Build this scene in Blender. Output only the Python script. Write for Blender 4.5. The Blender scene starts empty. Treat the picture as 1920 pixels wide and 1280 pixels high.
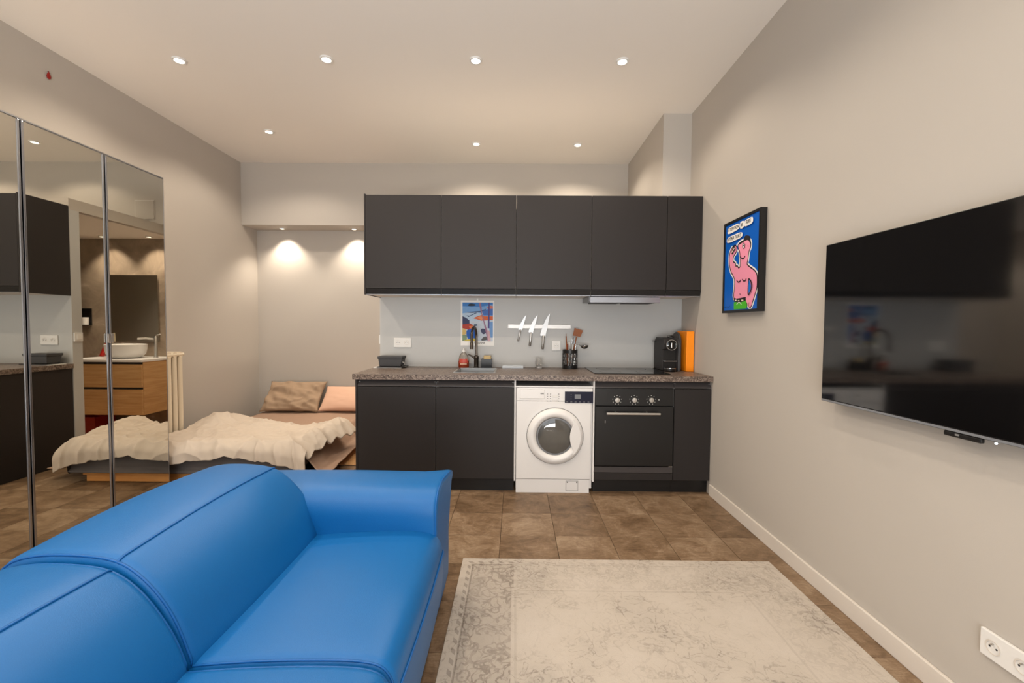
import bpy, bmesh, math, random
from mathutils import Vector, Matrix, noise
from mathutils.geometry import tessellate_polygon
random.seed(7)
PI = math.pi
scene = bpy.context.scene
C = scene.collection

# ------------------------------------------------------------------ camera
F_PX, PITCH, YAW, ROLL, CAM_Z = 812.84, math.radians(2.0688), math.radians(0.4202), math.radians(0.3994), 1.2701
rot = Matrix.Rotation(YAW, 3, 'Z') @ Matrix.Rotation(-PITCH, 3, 'X')
Fw, R0, U0 = rot @ Vector((0, 1, 0)), rot @ Vector((1, 0, 0)), rot @ Vector((0, 0, 1))
Rt = math.cos(ROLL) * R0 + math.sin(ROLL) * U0
Up = math.cos(ROLL) * U0 - math.sin(ROLL) * R0
cam_data = bpy.data.cameras.new('camera'); cam = bpy.data.objects.new('camera', cam_data); C.objects.link(cam)
cam_data.sensor_width = 36; cam_data.lens = F_PX / 1920 * 36; cam_data.clip_start = 0.02
m4 = Matrix((Rt, Up, -Fw)).transposed().to_4x4(); m4.translation = (0, 0, CAM_Z)
cam.matrix_world = m4
scene.camera = cam

# ------------------------------------------------------------------ light and exposure
scene.view_settings.view_transform = 'Standard'; scene.view_settings.look = 'None'
scene.view_settings.gamma = 1; scene.view_settings.use_curve_mapping = False
scene.view_settings.exposure = -0.44
SPOT_W, SPOT_COL = 44.0, (1.0, 0.865, 0.71)
ALCOVE_W = 52.0
DAY_W, DAY_COL = 90.0, (0.82, 0.91, 1.0)
CEILING_FILL_W = 560.0
world = bpy.data.worlds.new('world'); scene.world = world; world.use_nodes = True
bg = world.node_tree.nodes['Background']; bg.inputs[0].default_value = (0.72, 0.84, 1, 1); bg.inputs[1].default_value = 1.0
def outside_lamp(name, loc, tilt, sx, sy, watt, col):
    dl = bpy.data.lights.new(name, 'AREA'); dl.shape = 'RECTANGLE'; dl.size = sx; dl.size_y = sy; dl.energy = watt; dl.color = col
    o = bpy.data.objects.new(name, dl); C.objects.link(o); o.location = loc; o.rotation_euler = (PI / 2 + tilt, 0, 0)
outside_lamp('sky_lamp', (-0.45, -2.5, 2.1), math.radians(-12), 3.0, 2.2, DAY_W, DAY_COL)            # area lamp standing in for sky outside the added window
outside_lamp('ceiling_fill', (-0.45, -2.9, 0.15), math.radians(48), 3.4, 1.6, CEILING_FILL_W, (1.0, .98, .95))  # area lamp added low outside to brighten the ceiling

# ------------------------------------------------------------------ helpers
def lin(c):
    c = c / 255.0
    return c / 12.92 if c <= 0.04045 else ((c + 0.055) / 1.055) ** 2.4
def rgb(r, g, b): return (lin(r), lin(g), lin(b), 1)

def ray(px, py):
    a, b = (px - 960) / F_PX, (py - 640) / F_PX
    return Rt * a - Up * b + Fw
def at(px, py, x=None, y=None, z=None):
    r = ray(px, py)
    t = x / r.x if x is not None else y / r.y if y is not None else (z - CAM_Z) / r.z
    return Vector((0, 0, CAM_Z)) + r * t

def mat(name, col, rough=0.5, metal=0.0, spec=0.5, vary=0.0, vscale=5.0, bump=0.0, bscale=200.0, trans=0.0, ior=1.45, coat=0.0):
    m = bpy.data.materials.new(name); m.use_nodes = True
    nt = m.node_tree; b = nt.nodes['Principled BSDF']
    b.inputs['Base Color'].default_value = col; b.inputs['Roughness'].default_value = rough
    b.inputs['Metallic'].default_value = metal; b.inputs['Specular IOR Level'].default_value = spec
    b.inputs['Transmission Weight'].default_value = trans; b.inputs['IOR'].default_value = ior
    b.inputs['Coat Weight'].default_value = coat
    tc = nt.nodes.new('ShaderNodeTexCoord')
    n = nt.nodes.new('ShaderNodeTexNoise'); n.inputs['Scale'].default_value = vscale; n.inputs['Detail'].default_value = 4
    nt.links.new(tc.outputs['Object'], n.inputs['Vector'])
    mr = nt.nodes.new('ShaderNodeMapRange'); mr.inputs[3].default_value = 1 - vary; mr.inputs[4].default_value = 1 + vary
    nt.links.new(n.outputs['Fac'], mr.inputs[0])
    mx = nt.nodes.new('ShaderNodeMix'); mx.data_type = 'RGBA'; mx.blend_type = 'MULTIPLY'; mx.inputs[0].default_value = 1
    mx.inputs[6].default_value = col
    nt.links.new(mr.outputs[0], mx.inputs[7]); nt.links.new(mx.outputs[2], b.inputs['Base Color'])
    if bump:
        n2 = nt.nodes.new('ShaderNodeTexNoise'); n2.inputs['Scale'].default_value = bscale; n2.inputs['Detail'].default_value = 3
        nt.links.new(tc.outputs['Object'], n2.inputs['Vector'])
        bp = nt.nodes.new('ShaderNodeBump'); bp.inputs['Strength'].default_value = bump; bp.inputs['Distance'].default_value = 0.002
        nt.links.new(n2.outputs['Fac'], bp.inputs['Height']); nt.links.new(bp.outputs[0], b.inputs['Normal'])
    return m

def nodes(m): return m.node_tree, m.node_tree.nodes['Principled BSDF']
def N(nt, kind, **kw):
    n = nt.nodes.new(kind)
    for k, v in kw.items():
        if k.startswith('i_'):
            key = k[2:]; key = int(key) if key.isdigit() else key
            n.inputs[key].default_value = v
        else: setattr(n, k, v)
    return n
def ramp(nt, fac, stops):
    r = nt.nodes.new('ShaderNodeValToRGB'); e = r.color_ramp.elements
    while len(e) > 1: e.remove(e[-1])
    e[0].position, e[0].color = stops[0]
    for p, c in stops[1:]:
        x = e.new(p); x.color = c
    nt.links.new(fac, r.inputs[0]); return r.outputs[0]
def mathn(nt, op, a, b=None, c=None):
    n = nt.nodes.new('ShaderNodeMath'); n.operation = op
    for i, v in enumerate((a, b, c)):
        if v is None: continue
        if isinstance(v, (int, float)): n.inputs[i].default_value = v
        else: nt.links.new(v, n.inputs[i])
    return n.outputs[0]
def mixc(nt, f, a, b):
    n = nt.nodes.new('ShaderNodeMix'); n.data_type = 'RGBA'
    for i, v in ((0, f), (6, a), (7, b)):
        if isinstance(v, (int, float, tuple)): n.inputs[i].default_value = v
        else: nt.links.new(v, n.inputs[i])
    return n.outputs[2]

def emis(name, col, s):
    m = bpy.data.materials.new(name); m.use_nodes = True
    b = m.node_tree.nodes['Principled BSDF']; b.inputs['Base Color'].default_value = col
    b.inputs['Emission Color'].default_value = col; b.inputs['Emission Strength'].default_value = s
    return m

class MB:
    def __init__(s): s.v = []; s.f = []; s.M = None
    def add(s, vs, fs):
        o = len(s.v)
        s.v += [(s.M @ Vector(p)) if s.M else Vector(p) for p in vs]
        s.f += [tuple(i + o for i in q) for q in fs]; return s
    def box(s, x0, x1, y0, y1, z0, z1):
        return s.add([(x0,y0,z0),(x1,y0,z0),(x1,y1,z0),(x0,y1,z0),(x0,y0,z1),(x1,y0,z1),(x1,y1,z1),(x0,y1,z1)],
            [(0,3,2,1),(4,5,6,7),(0,1,5,4),(1,2,6,5),(2,3,7,6),(3,0,4,7)])
    def frustum(s, a, b):        # two rects (x0,x1,y0,y1,z)
        vs = []
        for (x0, x1, y0, y1, z) in (a, b): vs += [(x0,y0,z),(x1,y0,z),(x1,y1,z),(x0,y1,z)]
        return s.add(vs, [(0,3,2,1),(4,5,6,7),(0,1,5,4),(1,2,6,5),(2,3,7,6),(3,0,4,7)])
    def tube(s, path, r, n=10, caps=True):
        path = [Vector(p) for p in path]; k = len(path); vs = []; fs = []
        rs = r if isinstance(r, (list, tuple)) else [r] * k
        prev = None
        for i, p in enumerate(path):
            t = (path[min(i+1,k-1)] - path[max(i-1,0)]).normalized()
            if prev is None:
                a = Vector((0,0,1)) if abs(t.z) < .9 else Vector((1,0,0))
                u = t.cross(a).normalized()
            else: u = (prev - t * prev.dot(t)).normalized()
            prev = u; w = t.cross(u)
            for j in range(n):
                an = 2*PI*j/n; vs.append(p + (u*math.cos(an) + w*math.sin(an)) * rs[i])
        for i in range(k-1):
            for j in range(n):
                fs.append((i*n+j, i*n+(j+1)%n, (i+1)*n+(j+1)%n, (i+1)*n+j))
        if caps: fs.append(tuple(range(n-1,-1,-1))); fs.append(tuple(range((k-1)*n, k*n)))
        return s.add(vs, fs)
    def lathe(s, prof, c, axis='Z', n=28, closed=False):     # prof: (r, h)
        vs = []; fs = []; k = len(prof); c = Vector(c)
        for (r, h) in prof:
            for j in range(n):
                a = 2*PI*j/n; p, q = r*math.cos(a), r*math.sin(a)
                d = {'Z': (p,q,h), 'Y': (p,h,-q), 'X': (h,p,q)}[axis]
                vs.append(c + Vector(d))
        for i in range(k - (0 if closed else 1)):
            i2 = (i+1) % k
            for j in range(n):
                fs.append((i*n+j, i*n+(j+1)%n, i2*n+(j+1)%n, i2*n+j))
        if not closed:
            fs.append(tuple(range(n-1,-1,-1))); fs.append(tuple(range((k-1)*n, k*n)))
        return s.add(vs, fs)
    def poly(s, pts, thick):       # flat polygon given as 3D points, extruded by the vector thick
        n = len(pts); pts = [Vector(p) for p in pts]; t = Vector(thick)
        tri = tessellate_polygon([pts])
        vs = pts + [p + t for p in pts]
        fs = [tuple(q) for q in tri] + [tuple(i+n for i in reversed(q)) for q in tri]
        fs += [(i, (i+1)%n, (i+1)%n+n, i+n) for i in range(n)]
        return s.add(vs, fs)
    def grid(s, fn, nu, nv):
        vs = [fn(i/nu, j/nv) for i in range(nu+1) for j in range(nv+1)]
        fs = [(i*(nv+1)+j, (i+1)*(nv+1)+j, (i+1)*(nv+1)+j+1, i*(nv+1)+j+1) for i in range(nu) for j in range(nv)]
        return s.add(vs, fs)
    def build(s, name, m, parent=None, bev=0, seg=2, smooth=None, solid=0, sub=0):
        org = Vector((0,0,0)); p = parent
        while p: org += p.location; p = p.parent
        me = bpy.data.meshes.new(name)
        base = org
        if parent is None:
            xs = [v.x for v in s.v]; ys = [v.y for v in s.v]; zs = [v.z for v in s.v]
            base = Vector(((min(xs)+max(xs))/2, (min(ys)+max(ys))/2, min(zs)))
        me.from_pydata([tuple(v - base) for v in s.v], [], s.f)
        bm = bmesh.new(); bm.from_mesh(me); bmesh.ops.remove_doubles(bm, verts=bm.verts, dist=1e-6)
        bmesh.ops.recalc_face_normals(bm, faces=bm.faces); bm.to_mesh(me); bm.free()
        me.materials.append(m)
        if smooth is not None:
            for q in me.polygons: q.use_smooth = True
            me.set_sharp_from_angle(angle=math.radians(smooth))
        o = bpy.data.objects.new(name, me); C.objects.link(o)
        if parent: o.parent = parent
        else: o.location = base
        if solid:
            d = o.modifiers.new('solid', 'SOLIDIFY'); d.thickness = solid; d.offset = -1
        if bev:
            b = o.modifiers.new('bevel', 'BEVEL'); b.width = bev; b.segments = seg; b.limit_method = 'ANGLE'
            b.angle_limit = math.radians(40); b.harden_normals = False
        if sub:
            d = o.modifiers.new('sub', 'SUBSURF'); d.levels = sub; d.render_levels = sub
        return o
def tag(o, label, cat, group=None, kind=None):
    o['label'] = label; o['category'] = cat
    if group: o['group'] = group
    if kind: o['kind'] = kind
    return o
def thing(name, label, cat, loc, group=None, kind=None):
    o = bpy.data.objects.new(name, None); C.objects.link(o); o.location = loc; o.empty_display_size = .05
    return tag(o, label, cat, group, kind)
def box(name, m, parent, x0, x1, y0, y1, z0, z1, bev=0, seg=2):
    return MB().box(x0,x1,y0,y1,z0,z1).build(name, m, parent, bev=bev, seg=seg)
def catmull(pts, n=6, closed=True):
    out = []; k = len(pts)
    rng = range(k) if closed else range(k-1)
    for i in rng:
        g = (lambda q: Vector(pts[q % k])) if closed else (lambda q: Vector(pts[max(0, min(k-1, q))]))
        a, b, c, d = g(i-1), g(i), g(i+1), g(i+2)
        for j in range(n):
            t = j/n
            out.append(.5*((2*b) + (c-a)*t + (2*a-5*b+4*c-d)*t*t + (3*b-a-3*c+d)*t**3))
    if not closed: out.append(Vector(pts[-1]))
    return out
def text(name, s, size, m, parent, M, align='CENTER', ext=0.0003, bold=0.0):
    cu = bpy.data.curves.new(name, 'FONT'); cu.body = s; cu.size = size; cu.align_x = align; cu.align_y = 'CENTER'
    cu.extrude = ext; cu.offset = bold
    t = bpy.data.objects.new(name + '_tmp', cu); C.objects.link(t)
    bpy.context.view_layer.update()
    me = bpy.data.meshes.new_from_object(t); bpy.data.objects.remove(t); bpy.data.curves.remove(cu)
    org = Vector((0,0,0)); p = parent
    while p: org += p.location; p = p.parent
    me.transform(Matrix.Translation(-org) @ M); me.materials.clear(); me.materials.append(m)
    o = bpy.data.objects.new(name, me); C.objects.link(o); o.parent = parent
    return o
def facing_cam(x, y, z):      # text basis on a surface that faces -Y
    return Matrix(((1,0,0,x),(0,0,-1,y),(0,1,0,z),(0,0,0,1)))
def facing_left(x, y, z):     # text basis on a surface that faces -X (right wall)
    return Matrix(((0,0,-1,x),(-1,0,0,y),(0,1,0,z),(0,0,0,1)))

# ------------------------------------------------------------------ materials
M = {}
M['wall'] = mat('wall_paint', rgb(186,179,170), .75, vary=.015, vscale=1.5, bump=.08, bscale=300)
M['splash'] = mat('splash_paint', rgb(186,186,184), .5, vary=.01, bump=.05, bscale=300)
M['ceiling'] = mat('ceiling_paint', rgb(238,232,224), .85, vary=.01, vscale=1)
M['white'] = mat('white_plastic', rgb(226,224,220), .35)
M['whitepaint'] = mat('white_trim_paint', rgb(216,208,198), .45, vary=.02)
M['lacquer'] = mat('washer_white', rgb(228,226,224), .3, vary=.01)
M['dark'] = mat('anthracite_front', rgb(41,37,36), .5, spec=.35, vary=.04, vscale=2)
M['darkedge'] = mat('anthracite_profile', rgb(66,62,62), .38, vary=.02)
M['black'] = mat('black_plastic', rgb(24,23,23), .35)
M['blackglass'] = mat('black_glass', rgb(10,10,11), .06, spec=.6)
M['screen'] = mat('tv_screen_glass', rgb(6,6,7), .07, spec=.5, ior=1.95)
M['chrome'] = mat('chrome', rgb(205,205,205), .18, 1.0)
M['steel'] = mat('brushed_steel', rgb(196,193,188), .32, 1.0, vary=.05, vscale=30)
M['alu'] = mat('aluminium_edge', rgb(170,172,178), .28, 1.0)
M['mirror'] = mat('mirror_silver', rgb(214,211,202), .015, 1.0)
M['blade'] = mat('knife_steel', rgb(168,166,164), .38, 1.0)
M['rail'] = mat('rail_steel', rgb(205,202,198), .5, 1.0, vary=.05, vscale=30)
M['gun'] = mat('gunmetal', rgb(92,84,76), .28, .9)
M['rad'] = mat('cream_enamel', rgb(226,212,188), .4, vary=.02)
M['rubber'] = mat('grey_rubber', rgb(70,70,72), .7)
M['red'] = mat('red_plastic', rgb(150,22,14), .4)
M['orange'] = mat('orange_card', rgb(255,146,10), .5, vary=.03, vscale=25)
M['sponge'] = mat('yellow_sponge', rgb(196,172,126), .9, vary=.1, vscale=80, bump=.5, bscale=150)
M['woodtool'] = mat('brown_wood_tool', rgb(134,74,30), .5, vary=.15, vscale=30)
M['paper'] = mat('white_paper', rgb(232,230,226), .7)
M['glass'] = mat('clear_glass', (1,1,1,1), .02, trans=1.0, ior=1.45)
M['smokeglass'] = mat('washer_bowl_glass', rgb(92,90,86), .04, spec=.8, vary=.25, vscale=7)
M['redliquid'] = mat('red_soap', rgb(140,50,24), .15, coat=.5)
M['mattress'] = mat('dark_grey_sheet', rgb(88,82,80), .85, vary=.06, bump=.2, bscale=400)
M['sheet'] = mat('brown_sheet', rgb(160,132,112), .85, vary=.06, vscale=8, bump=.15, bscale=500)
M['duvet'] = mat('beige_linen', rgb(196,182,166), .9, vary=.04, vscale=9, bump=.25, bscale=600)
M['pillow_brown'] = mat('taupe_cotton', rgb(160,136,112), .9, vary=.04, bump=.2, bscale=500)
M['pillow_pink'] = mat('peach_cotton', rgb(212,172,148), .9, vary=.03, bump=.15, bscale=500)
M['quilt'] = mat('grey_quilting', rgb(92,86,84), .9, vary=.25, vscale=60, bump=.8, bscale=90)
M['towel_blue'] = mat('display_blue', rgb(28,32,52), .15)
M['display'] = mat('display_grey', rgb(120,122,126), .3)
M['print_black'] = mat('print_black', rgb(22,18,20), .6)
M['print_grey'] = mat('print_grey', rgb(120,118,116), .6)
M['lamp'] = emis('lamp_glow', (1, .88, .70, 1), 14.0)
M['led'] = emis('led_white', (.8, .93, 1, 1), 8.0)

def leather():
    m = mat('blue_leather', rgb(10,98,164), .40, spec=.45, vary=.04, vscale=3, bump=.22, bscale=420)
    return m
M['leather'] = leather()
M['piping'] = mat('blue_leather_piping', rgb(12,92,162), .42)

def floor_mat(name, joint=False):
    m = mat(name, rgb(110,84,60), .42, spec=.4); nt, b = nodes(m)
    oi = N(nt, 'ShaderNodeObjectInfo'); tc = N(nt, 'ShaderNodeTexCoord')
    geo = N(nt, 'ShaderNodeNewGeometry')
    vm = N(nt, 'ShaderNodeVectorMath', operation='MULTIPLY_ADD')
    nt.links.new(oi.outputs['Random'], vm.inputs[0]); vm.inputs[1].default_value = (17, 31, 5)
    nt.links.new(geo.outputs['Position'], vm.inputs[2])
    n1 = N(nt, 'ShaderNodeTexNoise', i_Scale=6.5, i_Detail=10.0, i_Roughness=.74, i_Distortion=.6)
    nt.links.new(vm.outputs[0], n1.inputs['Vector'])
    mp = N(nt, 'ShaderNodeMapping'); mp.inputs['Scale'].default_value = (10, 60, 10)
    nt.links.new(vm.outputs[0], mp.inputs[0])
    n2 = N(nt, 'ShaderNodeTexNoise', i_Scale=2.2, i_Detail=5.0, i_Roughness=.75); nt.links.new(mp.outputs[0], n2.inputs['Vector'])
    f = mathn(nt, 'ADD', mathn(nt, 'MULTIPLY', n1.outputs['Fac'], .66), mathn(nt, 'MULTIPLY', n2.outputs['Fac'], .34))
    f = mathn(nt, 'ADD', f, mathn(nt, 'MULTIPLY', mathn(nt, 'SUBTRACT', oi.outputs['Random'], .5), .12))
    col = ramp(nt, f, [(.30, rgb(72,54,38)), (.42, rgb(106,84,62)), (.52, rgb(130,106,82)), (.62, rgb(154,131,106)), (.76, rgb(184,166,142))])
    nt.links.new(col, b.inputs['Base Color'])
    nt.links.new(mathn(nt, 'MULTIPLY_ADD', n2.outputs['Fac'], .3, .3), b.inputs['Roughness'])
    bp = N(nt, 'ShaderNodeBump', i_Strength=.15, i_Distance=.002); nt.links.new(f, bp.inputs['Height']); nt.links.new(bp.outputs[0], b.inputs['Normal'])
    return m
M['floor'] = floor_mat('vinyl_stone_tile')
M['grout'] = mat('floor_joint', rgb(70,54,42), .7)

def wood_mat(name, c0, c1, axis='x', scale=3.0):
    m = mat(name, c0, .45); nt, b = nodes(m); tc = N(nt, 'ShaderNodeTexCoord')
    mp = N(nt, 'ShaderNodeMapping'); sc = {'x': (1, 14, 14), 'y': (14, 1, 14), 'z': (14, 14, 1)}[axis]
    mp.inputs['Scale'].default_value = sc; nt.links.new(tc.outputs['Object'], mp.inputs[0])
    n = N(nt, 'ShaderNodeTexNoise', i_Scale=scale, i_Detail=6.0, i_Roughness=.6, i_Distortion=.4); nt.links.new(mp.outputs[0], n.inputs['Vector'])
    nt.links.new(ramp(nt, n.outputs['Fac'], [(.3, c0), (.7, c1)]), b.inputs['Base Color']); return m
M['oak'] = wood_mat('oak_veneer', rgb(176,132,84), rgb(205,164,112), 'x')
M['plank'] = wood_mat('light_plank', rgb(196,146,96), rgb(222,178,126), 'y')
M['pallet'] = wood_mat('pine_pallet', rgb(196,130,66), rgb(222,160,92), 'x')

def counter_mat():
    m = mat('granite_laminate', rgb(120,104,96), .38, spec=.5); nt, b = nodes(m); tc = N(nt, 'ShaderNodeTexCoord')
    v = N(nt, 'ShaderNodeTexVoronoi', i_Scale=150.0); nt.links.new(tc.outputs['Object'], v.inputs['Vector'])
    n = N(nt, 'ShaderNodeTexNoise', i_Scale=60.0, i_Detail=6.0, i_Roughness=.7); nt.links.new(tc.outputs['Object'], n.inputs['Vector'])
    f = mathn(nt, 'ADD', mathn(nt, 'MULTIPLY', N(nt, 'ShaderNodeSeparateColor').outputs[0], 0.0), n.outputs['Fac'])
    sep = N(nt, 'ShaderNodeSeparateColor'); nt.links.new(v.outputs['Color'], sep.inputs[0])
    f = mathn(nt, 'ADD', mathn(nt, 'MULTIPLY', sep.outputs[0], .35), mathn(nt, 'MULTIPLY', n.outputs['Fac'], .75))
    nt.links.new(ramp(nt, f, [(.28, rgb(48,38,34)), (.45, rgb(88,74,66)), (.58, rgb(114,99,89)), (.78, rgb(156,142,130))]), b.inputs['Base Color'])
    return m
M['counter'] = counter_mat()

def stone_mat():
    m = mat('bathroom_stone_tile', rgb(150,134,116), .5); nt, b = nodes(m); tc = N(nt, 'ShaderNodeTexCoord')
    n = N(nt, 'ShaderNodeTexNoise', i_Scale=3.5, i_Detail=8.0, i_Roughness=.65, i_Distortion=1.2); nt.links.new(tc.outputs['Object'], n.inputs['Vector'])
    nt.links.new(ramp(nt, n.outputs['Fac'], [(.3, rgb(128,112,96)), (.5, rgb(152,136,118)), (.62, rgb(164,148,130)), (.7, rgb(196,182,164))]), b.inputs['Base Color'])
    return m
M['stone'] = stone_mat()

def rug_mat(w, l):
    m = mat('faded_oriental_rug', rgb(200,188,174), .95, spec=.1); nt, b = nodes(m); tc = N(nt, 'ShaderNodeTexCoord')
    sx = N(nt, 'ShaderNodeSeparateXYZ'); nt.links.new(tc.outputs['Object'], sx.inputs[0])
    X, Y = sx.outputs[0], sx.outputs[1]
    ex = mathn(nt, 'SUBTRACT', w/2, mathn(nt, 'ABSOLUTE', X)); ey = mathn(nt, 'SUBTRACT', l/2, mathn(nt, 'ABSOLUTE', Y))
    e = mathn(nt, 'MINIMUM', ex, ey)                              # distance to the nearest edge
    # mirrored coordinates make the motifs symmetrical, as a woven pattern is
    cb = N(nt, 'ShaderNodeCombineXYZ'); nt.links.new(mathn(nt, 'ABSOLUTE', X), cb.inputs[0]); nt.links.new(mathn(nt, 'ABSOLUTE', Y), cb.inputs[1])
    def contour(scale, width, detail=1.0, dist=.6, src=cb.outputs[0]):
        n = N(nt, 'ShaderNodeTexNoise', i_Scale=scale, i_Detail=detail, i_Distortion=dist); nt.links.new(src, n.inputs['Vector'])
        return mathn(nt, 'LESS_THAN', mathn(nt, 'ABSOLUTE', mathn(nt, 'SUBTRACT', n.outputs['Fac'], .5)), width)
    vine = mathn(nt, 'MAXIMUM', contour(7.0, .014), contour(12.0, .020, 1.5, 1.2))
    vd = N(nt, 'ShaderNodeTexVoronoi', i_Scale=15.0); nt.links.new(cb.outputs[0], vd.inputs['Vector'])
    flower = mathn(nt, 'LESS_THAN', mathn(nt, 'ABSOLUTE', mathn(nt, 'SUBTRACT', vd.outputs['Distance'], .30)), .055)
    bud = mathn(nt, 'LESS_THAN', vd.outputs['Distance'], .10)
    wear = N(nt, 'ShaderNodeTexNoise', i_Scale=2.4, i_Detail=5.0, i_Roughness=.6); nt.links.new(tc.outputs['Object'], wear.inputs['Vector'])
    wr = mathn(nt, 'MINIMUM', 1.0, mathn(nt, 'MAXIMUM', 0.0, mathn(nt, 'MULTIPLY', mathn(nt, 'SUBTRACT', wear.outputs['Fac'], .42), 4.5)))
    fine = N(nt, 'ShaderNodeTexNoise', i_Scale=55.0, i_Detail=4.0, i_Roughness=.75); nt.links.new(tc.outputs['Object'], fine.inputs['Vector'])
    fn = mathn(nt, 'MINIMUM', 1.0, mathn(nt, 'MAXIMUM', 0.0, mathn(nt, 'MULTIPLY', mathn(nt, 'SUBTRACT', fine.outputs['Fac'], .40), 5.0)))
    blot = N(nt, 'ShaderNodeTexNoise', i_Scale=17.0, i_Detail=5.0, i_Roughness=.7); nt.links.new(tc.outputs['Object'], blot.inputs['Vector'])
    bt_ = mathn(nt, 'MINIMUM', 1.0, mathn(nt, 'MAXIMUM', 0.0, mathn(nt, 'MULTIPLY', mathn(nt, 'SUBTRACT', blot.outputs['Fac'], .55), 6.0)))
    inb = mathn(nt, 'MULTIPLY', mathn(nt, 'LESS_THAN', e, .265), mathn(nt, 'GREATER_THAN', e, .06))
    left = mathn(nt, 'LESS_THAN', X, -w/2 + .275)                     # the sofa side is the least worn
    field = mathn(nt, 'MAXIMUM', mathn(nt, 'MULTIPLY', vine, .75), mathn(nt, 'MULTIPLY', mathn(nt, 'MAXIMUM', flower, bud), .45))
    field = mathn(nt, 'MAXIMUM', mathn(nt, 'MULTIPLY', field, fn), mathn(nt, 'MULTIPLY', bt_, .42))
    pat = mathn(nt, 'MULTIPLY', field, mathn(nt, 'MULTIPLY_ADD', wr, .85, .12))
    # border: dense scrolls plus small guard-stripe motifs
    bv = mathn(nt, 'MAXIMUM', contour(19.0, .045, 1.0, .8), mathn(nt, 'MAXIMUM', flower, bud))
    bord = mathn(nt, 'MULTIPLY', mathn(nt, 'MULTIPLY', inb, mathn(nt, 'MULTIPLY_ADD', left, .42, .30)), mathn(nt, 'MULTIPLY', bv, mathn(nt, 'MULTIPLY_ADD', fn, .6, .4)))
    bord = mathn(nt, 'MULTIPLY', bord, mathn(nt, 'MULTIPLY_ADD', wr, .6, .5))
    along = mathn(nt, 'ADD', mathn(nt, 'MULTIPLY', X, 118.0), mathn(nt, 'MULTIPLY', Y, 118.0))
    tick = mathn(nt, 'GREATER_THAN', mathn(nt, 'SINE', along), .1)
    st = mathn(nt, 'LESS_THAN', mathn(nt, 'ABSOLUTE', mathn(nt, 'SUBTRACT', e, .283)), .005)
    st2 = mathn(nt, 'LESS_THAN', mathn(nt, 'ABSOLUTE', mathn(nt, 'SUBTRACT', e, .060)), .004)
    st3 = mathn(nt, 'MULTIPLY', mathn(nt, 'LESS_THAN', mathn(nt, 'ABSOLUTE', mathn(nt, 'SUBTRACT', e, .042)), .009), tick)
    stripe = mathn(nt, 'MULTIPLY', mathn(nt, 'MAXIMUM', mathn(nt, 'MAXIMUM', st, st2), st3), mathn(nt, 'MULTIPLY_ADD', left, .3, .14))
    tot = mathn(nt, 'MINIMUM', 1.0, mathn(nt, 'ADD', mathn(nt, 'MAXIMUM', pat, bord), stripe))
    base = ramp(nt, wear.outputs['Fac'], [(.3, rgb(198,188,177)), (.5, rgb(190,180,168)), (.68, rgb(178,169,158))])
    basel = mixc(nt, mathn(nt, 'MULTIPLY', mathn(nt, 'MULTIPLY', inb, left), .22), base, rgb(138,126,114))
    nt.links.new(mixc(nt, mathn(nt, 'MULTIPLY', tot, .85), basel, rgb(98,86,78)), b.inputs['Base Color'])
    bp = N(nt, 'ShaderNodeBump', i_Strength=.4, i_Distance=.002); n3 = N(nt, 'ShaderNodeTexNoise', i_Scale=350.0)
    nt.links.new(tc.outputs['Object'], n3.inputs['Vector']); nt.links.new(n3.outputs['Fac'], bp.inputs['Height']); nt.links.new(bp.outputs[0], b.inputs['Normal'])
    return m

# ------------------------------------------------------------------ dimensions of the place
XL, XR, YF, YW, YB, YA = -3.09, 1.485, -2.0, 3.889, 4.90, 5.193
ZC, ZS, ZBOX = 3.075, 2.385, 2.285
XK, D1, D2 = -1.216, 3.251, 3.488        # kitchen's left end, base front, upper front
XC, YC = 1.245, 3.75                     # column beside the kitchen
T = .12

# ------------------------------------------------------------------ room shell
def struct(name, label, cat, mb, m, **k): return tag(mb.build(name, m, **k), label, cat, kind='structure')
floor = thing('floor', 'brown mottled stone-look vinyl tile floor', 'floor', (0, 2, 0), kind='structure')
box('floor_base', M['grout'], floor, XL, XR, YF, YA, -.06, -.0045)
TX, TY, gap = .331, .315, .0022
_tm = MB(); _tm.M = Matrix.Translation(floor.location)
tile_me = _tm.box(-TX/2+gap/2, TX/2-gap/2, -TY/2+gap/2, TY/2-gap/2, -.004, 0).build('tile', M['floor'], floor, bev=.0012, seg=1)
first = True
ny0, ny1, nx0, nx1 = -14, 3, -10, 6
cnt = 0
rest = MB()
for j in range(-17, 7):
    for i in range(-10, 6):
        cx, cy = -.08 + TX*(i+.5), 3.215 + TY*(j-.5)
        if cx < XL + .02 or cx > XR - .0 or cy < YF or cy > 3.80: 
            continue
        if cx - TX/2 < XL or cx + TX/2 > XR:
            continue
        if cy > .95 and not (cx > -.2 and cx < 1.2 and cy < 2.0):
            if first: o = tile_me; first = False
            else: o = tile_me.copy(); C.objects.link(o)
            o.location = (cx - floor.location.x, cy - floor.location.y, 0); o.parent = floor; cnt += 1
        else:
            rest.box(cx-TX/2+gap/2, cx+TX/2-gap/2, cy-TY/2+gap/2, cy+TY/2-gap/2, -.004, 0)
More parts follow.
